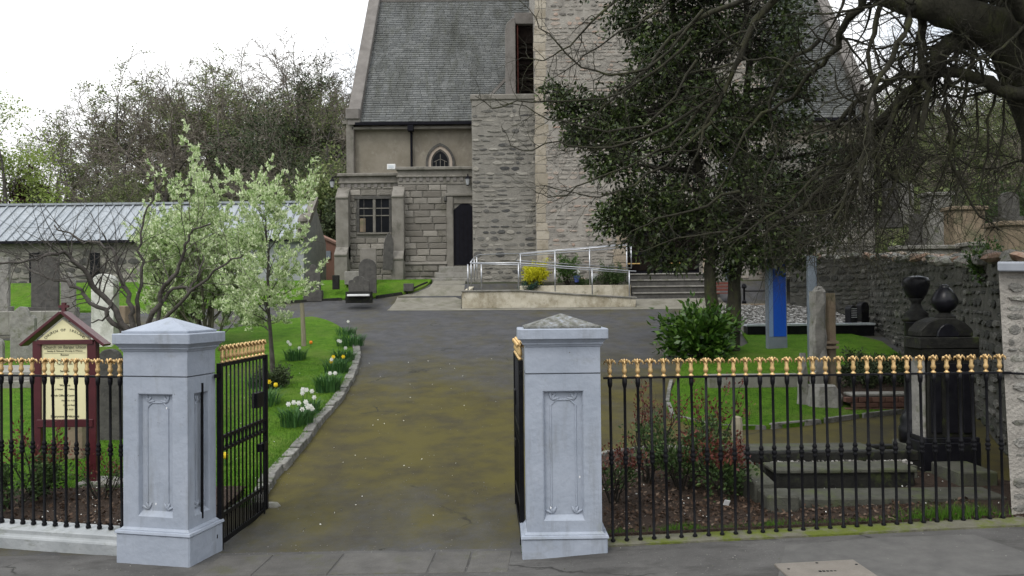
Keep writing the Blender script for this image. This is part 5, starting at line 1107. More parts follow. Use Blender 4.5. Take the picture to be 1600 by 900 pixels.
# ================================================================== HEADSTONES
def outline(kind, w_, h):
    hw = w_ / 2
    if kind == 'round': return [(-hw, 0), (hw, 0)] + [(hw * math.cos(t), h - hw + hw * math.sin(t)) for t in [PI * k / 10 for k in range(11)]]
    if kind == 'shoulder':
        return [(-hw, 0), (hw, 0), (hw, h * .62)] + [(hw - hw * .28 * (1 - math.cos(t)), h * .62 + h * .12 * math.sin(t)) for t in (.5, 1.0, 1.5)] + [(hw * .55 * math.cos(t), h * .76 + h * .24 * math.sin(t)) for t in [PI * k / 8 for k in range(9)]] + [(-hw + hw * .28 * (1 - math.cos(t)), h * .62 + h * .12 * math.sin(t)) for t in (1.5, 1.0, .5)] + [(-hw, h * .62)]
    if kind == 'gothic': return [(-hw, 0), (hw, 0), (hw, h * .7), (hw * .75, h * .84), (hw * .4, h * .94), (0, h), (-hw * .4, h * .94), (-hw * .75, h * .84), (-hw, h * .7)]
    if kind == 'ogee': return [(-hw, 0), (hw, 0), (hw, h * .80), (hw * .8, h * .86), (hw * .62, h * .80), (hw * .5, h * .88), (hw * .2, h * .99), (-hw * .2, h), (-hw * .5, h * .96), (-hw * .75, h * .9), (-hw, h * .78)]
    return [(-hw, 0), (hw, 0), (hw, h), (-hw, h)]
def headstone(label, x0, x1, y0, y1, Y, kind, m, th=.11, base=True, rz=0, lean=0, bm=None, name='headstone', group='headstones in the churchyard', bw=1.25):
    Y = Y or G((x0 + x1) / 2, y1).y; xa, xb, za, zb = R(x0, y0, x1, y1, Y); za = min(za, zb - .15); t = thing(name, label, 'headstone', ((xa + xb) / 2, Y, za), group, rz); w_ = (xb - xa); h = zb - za; bh = .14 if base else -.05
    if base: MB().box(-w_ * bw / 2, w_ * bw / 2, -th * 1.3, th * 1.3, -.25, bh).build('plinth', bm or m, t, local=True, bevel=.01)
    o = MB().prismY([(x, z * (h - bh) / h + bh) for x, z in outline(kind, w_, h)], -th / 2, th / 2); o.xf(Matrix.Rotation(lean, 4, 'Y')).build('slab', m, t, local=True, bevel=.008)
    return t
headstone('pale grey headstone with a broken stepped outline left of the noticeboard', 18, 56, 479, 566, None, 'ogee', m_grave, .12, False)
headstone('small pale rounded headstone at the extreme left edge of the lawn', -14, 6, 528, 575, None, 'round', m_grave, .1, False)
headstone('tall pale headstone standing at the far left in front of the stone building', -10, 15, 402, 486, 24, 'flat', m_grave)
headstone('large dark flat-topped headstone left of the noticeboard roof', 50, 92, 402, 487, 23.5, 'flat', m_gravd)
headstone('grey gothic headstone between the dark slab and the white monument', 96, 118, 425, 487, 25, 'gothic', m_grave)
headstone('white rounded monument seen through the fruit tree branches', 147, 182, 428, 548, 20, 'round', M('white_marble', [(.3, (.45, .45, .42)), (.7, (.62, .61, .57))], 4, rough=.7, moss=((.25, .25, .2), 3, .5, .75, None)), .3)
headstone('dark rounded headstone hidden behind the right post of the noticeboard', 155, 190, 545, 700, 11.5, 'round', m_gravd, .12, False)
headstone('brown weathered slab standing behind the noticeboard posts', 106, 132, 660, 745, 10.6, 'flat', m_sand, .1, False)
headstone('dark headstone on a heavy base beside the lawn near the vestry, behind the blossom', 478, 501, 413, 460, 28.4, 'shoulder', m_gravd)
headstone('shouldered grey headstone with a white marble kerb, nearest the drive by the vestry', 545, 577, 431, 462, 27.4, 'shoulder', m_gravd, .12, True, 0, 0, m_blackr)
p = A(561, 462, 27.25); o = MB().box(p.x - .37, p.x + .37, 27.05, 27.24, p.z - .02, p.z + .05).build('grave_kerb', m_white, bevel=.01); tag(o, 'white marble grave kerb at the foot of the shouldered headstone', 'grave kerb')
headstone('tall dark round-topped headstone behind the shouldered one', 561, 588, 404, 456, 28.2, 'round', m_gravd, .14, False)
headstone('broad grey flat slab just behind the tall round-topped headstone', 563, 588, 388, 440, 29.3, 'flat', m_dress, .14, False)
headstone('tall thin dark slab leaning against the vestry buttress', 598, 613, 363, 420, 30.2, 'gothic', m_gravd, .12, False, .3, .05)
headstone('tiny square stone block in the grass by the path kerb', 631, 646, 443, 453, 28.8, 'flat', m_gravd, .25, False)
headstone('small dark stump-like stone in the grass left of the vestry graves', 520, 530, 430, 450, 28.6, 'flat', m_blackr, .18, False)
for (x0, x1, y0, y1, Y, lb) in ((538, 562, 424, 432, 29.0, 'low grey table tomb against the vestry grass'), (0, 98, 486, 506, 21.0, 'long pale low retaining wall behind the left lawn graves'), (150, 196, 478, 490, 22.5, 'long brown log-like tomb lying behind the noticeboard roof')):
    xa, xb, za, zb = R(x0, y0, x1, y1, Y); o = MB().box(xa - (3 if x0 == 0 else 0), xb, Y, Y + (.25 if x0 == 0 else .8), za - .3, zb).build('low_wall' if x0 == 0 else 'table_tomb', m_conc if x0 < 100 or x0 > 500 else m_sand, bevel=.02); tag(o, lb, 'wall' if x0 == 0 else 'tomb')
# kerbed grave on the left lawn, two steps
p = G(20, 614); t = thing('kerbed_grave', 'pale stepped kerbed grave on the lawn at the far left', 'grave', (p.x, p.y, p.z))
MB().box(p.x - 3, p.x + .55, p.y, p.y + 1.9, p.z - .1, p.z + .22).build('lower_kerb', m_conc, t, bevel=.01); MB().box(p.x - 3, p.x + .45, p.y + .15, p.y + 1.8, p.z + .22, p.z + .38).build('upper_kerb', m_conc, t, bevel=.01)
p = G(150, 775); o = MB().box(p.x - .25, p.x + .25, p.y, p.y + .4, p.z - .05, p.z + .15).build('stone_slab', m_conc, bevel=.02); tag(o, 'flat pale stone slab lying in the bed below the noticeboard', 'stone slab')
p = G(7, 520); o = MB().box(p.x - .3, p.x + .2, p.y, p.y + .3, p.z, p.z + .16).build('flower_box', m_redwood, bevel=.01); tag(o, 'small red-brown wooden flower box on the grass at the left edge', 'flower box')

# ================================================================== BUILDINGS BEHIND THE GRAVEYARD
sx1 = A(474, 370, 33).x; sx0 = A(-160, 370, 33).x; se = A(240, 372, 33).z; srz = A(240, 319, 35).z
SH = thing('graveyard_building', 'long low building with pale blue-grey metal sheet roof behind the left graves', 'building', ((sx0 + sx1) / 2, 33, 3))
sw = MB().box(sx0, sx1, 33, 37, 2.5, se - .02).build('wall', m_mortw, SH); wall2 = MB().box(A(350, 370, 33).x, sx1 + .02, 32.96, 33.0, 2.5, se - .05).build('rendered_wall', m_lowwall, SH)
MB().prismX([(33, se - .02), (37, se - .02), (35, srz - .05)], sx0, sx1).build('gable', m_lowwall, SH); MB().box(sx1 + .001, sx1 + .03, 33.02, 36.9, 2.5, se - .05).build('end_wall', m_lowwall, SH)
roof = MB().prismX([(32.75, se - .08), (35, srz), (37.2, se - .08), (37.2, se - .16), (35, srz - .08), (32.75, se - .16)], sx0 - .2, sx1 - .15).build('roof', m_metroof, SH)
L_ = math.hypot(2.25, srz - se + .08); an = math.atan2(srz - se + .08, 2.25); me = MB().box(-.03, .03, 0, L_, 0, .06).mesh('roof_seam', m_metroof)
x = sx0
while x < sx1 - .3:
    o = link_mesh('roof_seam', me, roof); o.location = Vector((x, 32.75, se - .08)) - W[roof]; o.rotation_euler = (an, 0, 0); x += .42
MB().box(sx0, sx1, 34.85, 35.15, srz - .02, srz + .07).build('ridge_cap', m_metroof, SH)
MB().prismX([(32.7, se - .1), (32.7, se + .2), (35, srz + .28), (35, srz - .03)], sx1 - .16, sx1 + .14).build('gable_coping', m_dress, SH)
MB().lathe(sx1, 32.9, [(.18, se + .0), (.18, se + .25), (.26, se + .28), (.26, se + .38), (.14, se + .42), (.12, se + .55), (.22, se + .6), (.2, se + .72), (.05, se + .95)], 10).build('pinnacle', m_dress, SH)
rc = rows(sx0, A(350, 370, 33).x, 2.6, se - .1, (.2, .35), (.35, .8), .03, jit=.3); face_stones(rc, m_rubv, 'rubble_stone', m_rubw, sw, (0, 33, 0), (1, 0, 0), (0, -1, 0), (.02, .05), 150)
for px in (45, 140, 250):
    a, b, c, d = R(px, 395, px + 7, 465, 32.9); MB().box(a, b + .2, 32.92, 32.98, c, d).build('dark_doorway' if px == 45 else 'window', m_glass, SH)
MB().box(sx0, sx1, 32.62, 32.74, se - .2, se - .09).build('gutter', m_dark, SH)
q0, q1 = A(486, 358, 40), A(536, 380, 38)
t = thing('brick_outbuilding', 'small red brick outbuilding with sloping red coping just left of the vestry', 'building', (q0.x, 39, 3))
MB().prismY([(q0.x, 2.5), (q1.x + .6, 2.5), (q1.x + .6, q1.z - .5), (q0.x, q0.z - .1)], 38.5, 41).build('wall', m_brick, t)
MB().tube([(q0.x - .1, 38.45, q0.z - .02), (q1.x + .6, 38.45, q1.z - .42)], .09, 5).build('coping', M('red_tile_coping', [(0, (.24, .14, .11)), (1, (.34, .22, .18))], 5), t)
a, b, c, d = R(497, 392, 516, 404, 38.4); MB().box(a, b, 38.44, 38.49, c, d).build('window', m_sgrey, t)

# ================================================================== SHRUBS, FLOWERS
def shrub(name, label, base, h, wd, m, n, leaf, stems=7, group=None, m2=None, cat='shrub', flat=1, ratio=.5):
    t = thing(name, label, cat, base, group); out, tips = [], []; B_ = V3(base)
    P = dict(levels=3, seg=[4, 3, 3], wob=[.12, .2, .2], grav=[.05, .05, .03], kids=[4, 3, 0], ang=[(20, 50), (25, 60), (0, 0)], ratio=[.6, .6, .5], rr=[.6, .6, .6], **{'from': [.2, .2, .2]})
    for k in range(stems):
        a_ = 2 * PI * k / stems + rng.uniform(-.3, .3); s = wd / h; grow(out, B_ + Vector((math.cos(a_), math.sin(a_), 0)) * wd * .12 - Vector((0, 0, .03)), Vector((math.cos(a_) * s * .8, math.sin(a_) * s * .8, 1)), h * rng.uniform(.55, .8) * flat, h * .014 + .003, 0, P, tips)
    v, f = tubes_np(out, [5, 4, 3]); part_np('stems', v, f, m_barkd, t)
    pts = [q for o in out if o[2] >= 1 for q in o[0][1:]]; pick = [rng.choice(pts) for _ in range(n)]; C = np.array([tuple(p) for p in pick]) + nr.normal(scale=leaf * .6, size=(n, 3)); D = C - np.array([B_.x, B_.y, B_.z + h * .2]); D = D / (np.linalg.norm(D, axis=1, keepdims=True) + 1e-6) + nr.normal(scale=.6, size=(n, 3))
    if m2 is None: v, f = leaf_np(C, D, leaf, leaf * ratio); part_np('foliage', v, f, m, t)
    else:
        k = C[:, 2] > np.quantile(C[:, 2], .55)
        for q, mm, nm in ((k, m2, 'young_leaves'), (~k, m, 'foliage')): v, f = leaf_np(C[q], D[q], leaf, leaf * ratio); part_np(nm, v, f, mm, t)
    return t
def gp_(px, py, dz=0): p = G(px, py); return (p.x, p.y, p.z + dz)
def at_(px, Y, dz=.05): x = A(px, 700, Y).x; return (x, Y, g(x, Y) + dz)
shrub('rose_bush', 'dark reddish rose bush right beside the right gate pillar', at_(958, 8.6), .65, .30, m_shrub, 700, .045, 7, m2=m_redl)
shrub('rose_bush', 'tallest thin rose bush with yellow-red young leaves against the mossy drive', at_(1010, 9.3), 1.0, .34, m_shrub, 600, .045, 6, m2=m_redl)
shrub('green_shrub', 'leafy green shrub in the middle of the bed behind the railings', at_(1065, 9.0), .72, .42, m_shrub, 2000, .055, 9)
shrub('rose_bush', 'bush with deep red young shoots right of the green shrub', at_(1102, 9.6), 1.0, .24, m_shrub, 600, .05, 6, m2=m_redl)
shrub('red_leaf_shrub', 'low bush with rusty pink leaves over green, beside the short timber post', at_(1128, 8.7), .60, .28, m_shrub, 1200, .055, 8, m2=m_redl)
shrub('green_shrub', 'small sprawling green plant at the foot of the timber post', at_(1160, 8.9), .25, .22, m_shrub, 400, .05, 6)
shrub('rose_bush', 'low green bush in the left bed at the picture edge', at_(18, 8.7, .1), .6, .45, m_shrub, 1500, .05, 8)
shrub('rose_bush', 'taller rose bush with some red leaves left of the noticeboard post', at_(62, 9.0, .1), .7, .4, m_shrub, 900, .05, 8, m2=m_redl)
shrub('rose_bush', 'sparse thorny rose stems below the right noticeboard post', at_(160, 9.0, .1), .5, .4, m_shrub, 350, .04, 8, m2=m_redl)
shrub('box_shrub', 'small rounded dark shrub at the foot of the young tree', gp_(428, 612), .42, .30, m_ivy, 2600, .05, 9)
lb = A(1098, 566, 17.6); shrub('laurel_bush', 'glossy bright green laurel bush in front of the holly trunks', (lb.x, 17.6, g(lb.x, 17.6)), 1.0, .72, m_laurel, 3400, .17, 14, ratio=.44)
pl = lambda px, py, Y: tuple(A(px, py, Y))
shrub('golden_shrub', 'bright yellow-green rounded shrub in the ramp planter', pl(838, 450, 28.9), .85, .62, m_yell, 5200, .06, 12)
shrub('dwarf_conifer', 'small pointed bright green conifer in the middle of the ramp planter', pl(887, 446, 28.9), .95, .26, m_laurel, 3000, .06, 10)
shrub('juniper', 'low blue-green juniper spilling over the left end of the ramp planter', pl(832, 452, 28.7), .28, .75, M('juniper_leaves', [(0, (.02, .045, .03)), (1, (.05, .10, .07))], 3, island=True), 3600, .06, 14, flat=1.2)
shrub('heather', 'grey-green feathery shrub at the right end of the ramp planter', pl(958, 449, 28.8), .75, .62, m_shrub, 4200, .06, 14)
shrub('lavender', 'low dark green edging plant between conifer and feathery shrub in planter', pl(915, 450, 28.85), .45, .42, m_shrub, 1800, .05, 10)
def pot(label, px, py, Y, m):
    p = A(px, py, Y); t = thing('flower_pot', label, 'flower pot', (p.x, Y, p.z)); MB().lathe(p.x, Y, [(.07, p.z), (.11, p.z + .2), (.12, p.z + .24)], 12).build('pot', m, t)
    mb = MB()
    for k in range(9): mb.blob((p.x + rng.uniform(-.12, .12), Y + rng.uniform(-.1, .1), p.z + .28 + rng.uniform(0, .14)), .04, .04, .03, 6, 4)
    mb.build('flowers', m_fwh, t)['kind'] = 'stuff'
pot('blue pot of white flowers in the ramp planter', 901, 441, 28.85, M('blue_glaze', [(0, (.10, .13, .45)), (1, (.15, .2, .6))], 3, rough=.3)); pot('white pot of white flowers at the right of the ramp planter', 929, 438, 28.9, m_white)
# daffodil clumps
def clump(label, px, py, r, h, nb, flowers, Y=None):
    b = gp_(px, py, .07); h *= .82; r *= .9; t = thing('daffodil_clump', label, 'daffodils', b, 'daffodil clumps on the left lawn'); V, F = [], []
    for k in range(nb):
        a_ = rng.uniform(0, 6.28); q = r * math.sqrt(rng.random()); x, y = b[0] + q * math.cos(a_), b[1] + q * math.sin(a_) * 1.2; hh = h * rng.uniform(.6, 1.1); ln = rng.uniform(.1, .6) * h; a2 = a_ + rng.uniform(-.8, .8); wv = .008; pa = a2 + PI / 2; i0 = len(V)
        for s in (0, .4, .75, 1):
            c = Vector((x + math.cos(a2) * ln * s * s, y + math.sin(a2) * ln * s * s, b[2] + hh * (s - .25 * s ** 3))); w_ = wv * (1 - .7 * s ** 2); o = Vector((math.cos(pa), math.sin(pa), 0)) * w_; V += [tuple(c - o), tuple(c + o)]
        F += [(i0 + 2 * j, i0 + 2 * j + 1, i0 + 2 * j + 3, i0 + 2 * j + 2) for j in range(3)]
    part_np('leaves', V, F, m_daff, t)
    for (dx, dy, dz, mm) in flowers:
        c = Vector((b[0] + dx, b[1] + dy, b[2] + dz)); mb = MB()
        for k in range(6):
            a_ = k * PI / 3; p = c + Vector((math.cos(a_) * .042, -.01, math.sin(a_) * .042)); s = Vector((-math.sin(a_), 0, math.cos(a_))) * .017; m_ = c + Vector((math.cos(a_) * .024, -.012, math.sin(a_) * .024)); i0 = len(mb.v); mb.v += [tuple(c), tuple(m_ + s), tuple(p), tuple(m_ - s)]; mb.f.append((i0, i0 + 1, i0 + 2, i0 + 3))
        fl = mb.build('flower', mm, t); MB().tube([c + Vector((0, .01, 0)), c + Vector((0, -.03, 0)), c + Vector((0, -.04, 0))], [.012, .013, .017], 6).build('trumpet', m_fye if mm is m_fye else m_fwh, fl); MB().tube([(c.x, c.y + .01, b[2]), (c.x, c.y + .01, c.z)], .004, 4).build('stem', m_daff, fl)
def fl(n, r, h, m, sx=0): return [(sx + rng.uniform(-r, r), rng.uniform(-r, 0), h * rng.uniform(.6, 1.05), m) for _ in range(n)]
clump('largest daffodil clump with many white flowers, nearest the gate along the kerb', 464, 672, .26, .42, 260, fl(5, .16, .40, m_fwh, .12) + fl(4, .2, .34, m_fwh, .05))
clump('white-flowered daffodil clump just beyond the largest one', 484, 655, .18, .40, 120, fl(6, .12, .40, m_fwh))
clump('tall leafy daffodil clump with two white flowers halfway along the kerb', 512, 618, .24, .50, 240, fl(2, .15, .36, m_fwh, .1))
clump('daffodil clump with pale yellow flowers along the kerb', 526, 588, .26, .45, 200, fl(3, .2, .36, m_fye) + fl(2, .2, .36, m_fwh))
clump('daffodil clump with two white flowers above the yellow ones', 537, 570, .26, .42, 190, fl(3, .18, .45, m_fwh))
clump('leafy daffodil clump without flowers where the kerb bends', 548, 545, .36, .45, 240, [])
clump('grassy daffodil clump at the far end of the kerb row', 541, 528, .3, .35, 150, fl(1, .1, .4, m_fwh))
clump('lone daffodil clump in mid lawn beside the timber stake', 462, 568, .24, .42, 220, fl(3, .2, .42, m_fwh))
clump('daffodil clump seen just beyond the open gate leaf', 416, 640, .25, .45, 150, fl(1, .1, .4, m_fye, .12))
clump('flowerless daffodil clump beside the round dark shrub', 405, 612, .22, .4, 120, [])
for (px, py, m, lb_) in ((486, 549, m_for, 'orange and yellow tulip lying beside the timber stake'), (431, 620, m_fye, 'single yellow tulip by the young tree on the lawn'), (352, 738, m_fye, 'yellow flower low in the left bed by the pillar')):
    b = gp_(px, py, .07); t = thing('tulip', lb_, 'flower', b); MB().tube([b, (b[0], b[1], b[2] + .12)], .006, 4).build('stem', m_daff, t)
    MB().lathe(b[0], b[1], [(.01, b[2] + .1), (.035, b[2] + .12), (.04, b[2] + .15), (.028, b[2] + .18)], 7).build('petals', m, t)
b = gp_(475, 546, .05); o = MB().tube([b, (b[0] - .02, b[1], b[2] + .6), (b[0] - .045, b[1], b[2] + 1.07)], [.06, .055, .05], 9).build('timber_stake', m_stake); tag(o, 'pale timber stake standing on the left lawn', 'stake')
x_ = A(1153, 765, 8.9); o = MB().lathe(x_.x, 8.9, [(.065, g(x_.x, 8.9)), (.062, A(1153, 662, 8.9).z), (.05, A(1153, 652, 8.9).z), (.02, A(1153, 650, 8.9).z)], 10).build('timber_post', m_stake, smooth=False); tag(o, 'short pale rounded timber post in the bed behind the right railing', 'post')
p = A(1134, 800, 8.2); o = MB().box(-.03, .03, -.003, .003, 0, .06).xf(Matrix.Translation((p.x, 8.2, g(p.x, 8.2) + .1)) @ Euler((.4, .2, .2)).to_matrix().to_4x4()).build('plant_tag', m_white); tag(o, 'small white plant tag stuck in the soil behind the railing', 'plant tag')

# ================================================================== BLUE SIGN AND THE ISLAND STONES
def slabR(mb, x0, y0, x1, y1, Y, dep, b=0): a, b_, c, d = R(x0, y0, x1, y1, Y); return mb.box(a, b_, Y, Y + dep, c, d)
a, b, c, d = R(1196, 405, 1229, 546, 18.6); t = thing('totem_sign', 'tall grey sign slab with bright blue face standing on the grass by the holly', 'sign', ((a + b) / 2, 18.6, c), None, .22)
wv = (b - a); hv = d - c; MB().box(-wv / 2, wv / 2, -.06, .06, -.2, hv).build('slab', m_sgrey, t, local=True, bevel=.008); MB().box(-wv * .22, wv * .44, -.068, -.0605, .30, hv - .01).build('blue_panel', m_blue, t, local=True)
MB().box(-wv * .44, -wv * .24, -.066, -.0605, .30, hv - .01).build('side_panel', M('pale_blue_panel', [(0, (.16, .24, .40)), (1, (.20, .28, .45))], 3, rough=.4), t, local=True)
a, b, c, d = R(1261, 400, 1274, 566, 17.2); t = thing('totem_sign', 'slim grey-blue sign slab seen edge on beside the weathered cross shaft', 'sign', ((a + b) / 2, 17.2, c)); MB().box(a, b, 17.1, 17.22, c - .1, d).build('slab', m_sgrey, t, bevel=.008); MB().box(b + .001, b + .006, 17.12, 17.2, c + .3, d - .05).build('blue_panel', m_blue, t)
Yq = 13.6; t = thing('stone_shaft', 'tall weathered stone shaft on a rough boulder base, right of the grey sign', 'monument', tuple(A(1292, 655, Yq)))
def rough_box(x0, y0, x1, y1, Y, dep, tp=.9, jit=.02, nz=5):
    a, b, c, d = R(x0, y0, x1, y1, Y); mb = MB(); rings = []
    for k in range(nz + 1):
        f = k / nz; w_ = 1 + (tp - 1) * f; z = c + (d - c) * f; cx, cy = (a + b) / 2, Y + dep / 2; hw, hd = (b - a) / 2 * w_, dep / 2 * w_
        rings.append([(cx + sx * hw + rng.uniform(-jit, jit), cy + sy * hd + rng.uniform(-jit, jit), z) for sx, sy in ((-1, -.6), (-.6, -1), (.6, -1), (1, -.6), (1, .6), (.6, 1), (-.6, 1), (-1, .6))])
    return mb.quadstrip(rings)
rough_box(1270, 455, 1294, 600, Yq, .22, .86, .018, 8).build('shaft', m_grave, t); rough_box(1294, 458, 1309, 612, Yq + .1, .3, .95, .008, 6).build('rear_shaft', m_sand, t)
for y in (533, 541): slabR(MB(), 1290, y, 1311, y + 4, Yq + .05, .4).build('moulding', m_sand, t)
rough_box(1273, 447, 1292, 457, Yq + .02, .18, .5, .01, 3).build('shaft_top', m_grave, t)
rough_box(1265, 606, 1330, 668, 12.9, .7, .66, .04, 4).build('boulder_base', m_grave, t, smooth=False)
t = thing('leaning_stone', 'narrow pointed grey stone leaning left of the boulder base', 'stone', tuple(A(1256, 640, 13.3))); rough_box(1247, 552, 1266, 648, 13.2, .12, .5, .012, 6).build('slab', m_grave, t)
a, b, c, d = R(1108, 586, 1252, 609, 14.5); o = MB().box(a, b, 14.5, 14.8, c - .2, d).build('stone_kerb', m_conc, bevel=.015); tag(o, 'long low concrete kerb wall crossing the right lawn', 'kerb wall')
t = thing('brick_kerb', 'low red brick grave kerb right of the boulder base', 'kerb', tuple(A(1390, 650, 12.9)))
xa, xb = A(1330, 650, 12.9).x, A(1560, 650, 12.9).x; z0 = g(xa, 12.9); me = MB().box(-.1, .1, -.05, .05, 0, .075).mesh('brick', m_brick, bevel=.006)
for rr_ in range(3):
    x = xa + .11 * (rr_ % 2)
    while x < xb: o = link_mesh('brick', me, t); o.location = Vector((x, 12.9 + rng.uniform(-.008, .008), z0 + .085 * rr_)) - W[t]; x += .212
MB().box(xa, xb, 12.87, 13.2, z0 + .255, z0 + .30).build('coping', m_conc, t, bevel=.01)
drape('rear_flower_bed', [(xa, 13.0), (7.6, 13.0), (8.2, 15.8), (5.4, 15.2)], .12, m_soil, .3)
for k, (px, Y) in enumerate(((1345, 14.3), (1372, 15.0), (1400, 14.4), (1425, 15.4), (1350, 15.6))): shrub('ground_plant', ['low dark plant nearest the boulder base in the rear bed', 'low dark plant in the middle of the rear bed', 'low dark plant left of the round black column', 'low dark plant against the rubble wall foot', 'low dark plant at the back edge of the rear bed'][k], at_(px, Y, .1), .4, .5, m_ivy, 1500, .06, 8)

# the upper kerbed plot with chips and black stones by the wall
ux0, ux1 = A(1168, 520, 20.6).x, A(1366, 510, 20.6).x; uz = A(1260, 507, 20.6).z
t = thing('kerbed_plot', 'wide black kerbed plot with pale edge and white stone chips below the rubble wall', 'grave', ((ux0 + ux1) / 2, 20.6, uz - .4))
MB().box(ux0, ux1, 20.6, 20.75, uz - .5, uz - .03).build('front_kerb', m_black, t); MB().box(ux0 - .02, ux1 + .02, 20.57, 20.95, uz - .03, uz + .02).build('kerb_top', m_lead, t); uzf = lambda x, y: uz + (y - 21) * .135; MB().prismX([(20.95, 1), (24.5, 1), (24.5, uzf(0, 24.5) - .03), (20.95, uz - .03)], ux0, ux1).build('plot_bed', m_conc, t)
def chips(parent, x0, x1, y0, y1, z, n, s=.03, zf=None):
    V, F = [], []
    for k in range(n):
        c = (rng.uniform(x0, x1), rng.uniform(y0, y1)); zz = z if zf is None else zf(*c); mb = MB().blob((c[0], c[1], zz), s * rng.uniform(.6, 1.3), s * rng.uniform(.6, 1.3), s * rng.uniform(.5, .9), 5, 3, .25); o_ = len(V); V += mb.v; F += [tuple(i + o_ for i in f) for f in mb.f]
    off = W.get(parent, Vector()); me = bpy.data.meshes.new('stone_chips'); me.from_pydata([(v[0] - off[0], v[1] - off[1], v[2] - off[2]) for v in V], [], F); me.materials.append(m_chips); o = link_mesh('stone_chips', me, parent); o['kind'] = 'stuff'
chips(t, ux0 + .1, ux1 - .1, 21.0, 24.4, 0, 1500, .06, uzf)
a, b, c, d = R(1150, 474, 1335, 490, 24.5); o = MB().box(a, b, 24.5, 24.8, c - .6, d).build('low_wall', m_sand, bevel=.02); tag(o, 'low brownish wall behind the white chips and the blue sign', 'wall')
for (x0, x1, y0, y1, Y, rz, lbl) in ((1322, 1338, 477, 514, 21.0, .5, 'black polished tablet with white lettering beside the rubble wall'), (1340, 1356, 472, 512, 21.3, .4, 'darker stepped black tablet right of the lettered one')):
    t = headstone(lbl, x0, x1, y0, y1, Y, 'round', m_black, .18, True, rz, 0, m_blackr, group='black polished tablets')
    if x0 == 1322:
        for k in range(5): MB().box(-.11, .11, -.094, -.091, .30 + k * .055, .315 + k * .055).build('lettering', m_white, t, local=True)
t = thing('iron_post_rail', 'thin dark iron rail on a knobbed post behind the blue sign', 'railing', tuple(A(1163, 476, 25))); q = A(1163, 476, 25)
MB().lathe(q.x, 25, [(.07, q.z - .4), (.07, q.z + .1), (.035, q.z + .14), (.035, q.z + .5), (.09, q.z + .54), (.06, q.z + .63), (.02, q.z + .66)], 8).build('post', m_iron, t); MB().tube([(q.x, 25, q.z + .42), (A(1262, 452, 25).x, 25, q.z + .42)], .022, 6).build('rail', m_iron, t)
t = thing('red_bench', 'small red-brown timber bench glimpsed between the two holly trunks', 'bench', tuple(A(1130, 478, 27.6))); q = A(1130, 478, 27.6)
for k in range(3): MB().box(q.x - .42, q.x + .42, 27.5 + k * .12, 27.6 + k * .12, q.z + .42, q.z + .46).build('seat_slat', m_redwood, t)
for k in range(3): MB().box(q.x - .42, q.x + .42, 27.88, 27.91, q.z + .52 + k * .11, q.z + .60 + k * .11).build('back_slat', m_redwood, t)
for dx in (-.38, .38):
    for dy in (.03, .36): MB().box(q.x + dx - .03, q.x + dx + .03, 27.5 + dy - .03, 27.5 + dy + .03, q.z - .3, q.z + (.42 if dy < .1 else .84)).build('leg', m_redwood, t)

# ================================================================== RUBBLE RETAINING WALL AND UPPER GRAVEYARD
PL = [(5.9, 9.2), (7.75, 13.8), (9.9, 22.3), (8.4, 24.3)]; TZ = [2.75, 2.95, 3.45, 3.5]
t = thing('rubble_wall', 'old grey rubble retaining wall with loose stones along its top, behind the black monuments', 'wall', (7.75, 13.8, g(7.75, 13.8)))
vr = stone_variants('rubble_stone', m_rubr, 'rubble', 8); core = MB(); allr = []
for (p, q, za, zb) in zip(PL, PL[1:], TZ, TZ[1:]):
    u = Vector((q[0] - p[0], q[1] - p[1], 0)); L_ = u.length; u.normalize(); n_ = Vector((-u.y, u.x, 0))
    if n_.y > 0 and n_.x > 0: n_ = -n_
    if abs(u.x) < .5: n_ = Vector((-abs(u.y), abs(u.x) * (1 if u.x * u.y > 0 else -1), 0))
    if p[1] > 22: n_ = Vector((-.8, -.6, 0))
    b_ = -n_ * .5; zl = min(g(*p), g(*q)) - .3
    core.quadstrip([[(p[0], p[1], zl), (p[0] + b_.x, p[1] + b_.y, zl), (p[0] + b_.x, p[1] + b_.y, za), (p[0], p[1], za)], [(q[0], q[1], zl), (q[0] + b_.x, q[1] + b_.y, zl), (q[0] + b_.x, q[1] + b_.y, zb), (q[0], q[1], zb)]])
    rc = rows(0, L_, zl + .1, max(za, zb), (.09, .22), (.14, .52), .014, skip=.08, jit=.5); rc = [r for r in rc if r[1] + r[3] / 2 < za + (zb - za) * r[0] / L_ + .03 and r[1] > g(p[0] + u.x * r[0], p[1] + u.y * r[0])]
    allr.append((rc, p, u, n_))
rw_ = core.build('wall_core', M('dark_old_mortar', [(.3, (.055, .055, .045)), (.7, (.12, .115, .10))], 4, rough=1, bump=.8, bscale=30), t)
tot = sum(len(r[0]) for r in allr)
for rc, p, u, n_ in allr: face_stones(rc, vr, 'rubble_stone', m_rubr, rw_, (p[0], p[1], 0), u, n_, (.012, .045), int(290 * len(rc) / tot))
me_t = [MB().blob((0, 0, 0), .5, .5, .5, 7, 4, .18).mesh('coping_stone', m_rubtop) for _ in range(5)]
for (p, q, za, zb) in zip(PL, PL[1:], TZ, TZ[1:]):
    L_ = math.dist(p, q); s = 0
    while s < L_:
        ln = rng.uniform(.2, .45)
        for rr_ in range(3):
            f = min(1, (s + rng.uniform(0, .1)) / L_); ox = rr_ * .22 + rng.uniform(-.08, .08); o = link_mesh('coping_stone', rng.choice(me_t), t)
            o.matrix_local = Matrix.Translation(Vector((p[0] + (q[0] - p[0]) * f + ox, p[1] + (q[1] - p[1]) * f, za + (zb - za) * f + .04 + rng.uniform(-.03, .06))) - W[t]) @ Euler((rng.uniform(-.3, .3), rng.uniform(-.3, .3), rng.uniform(0, 3))).to_matrix().to_4x4() @ Matrix.Diagonal((ln * rng.uniform(.8, 1.1), .25, rng.uniform(.10, .2), 1))
        s += ln
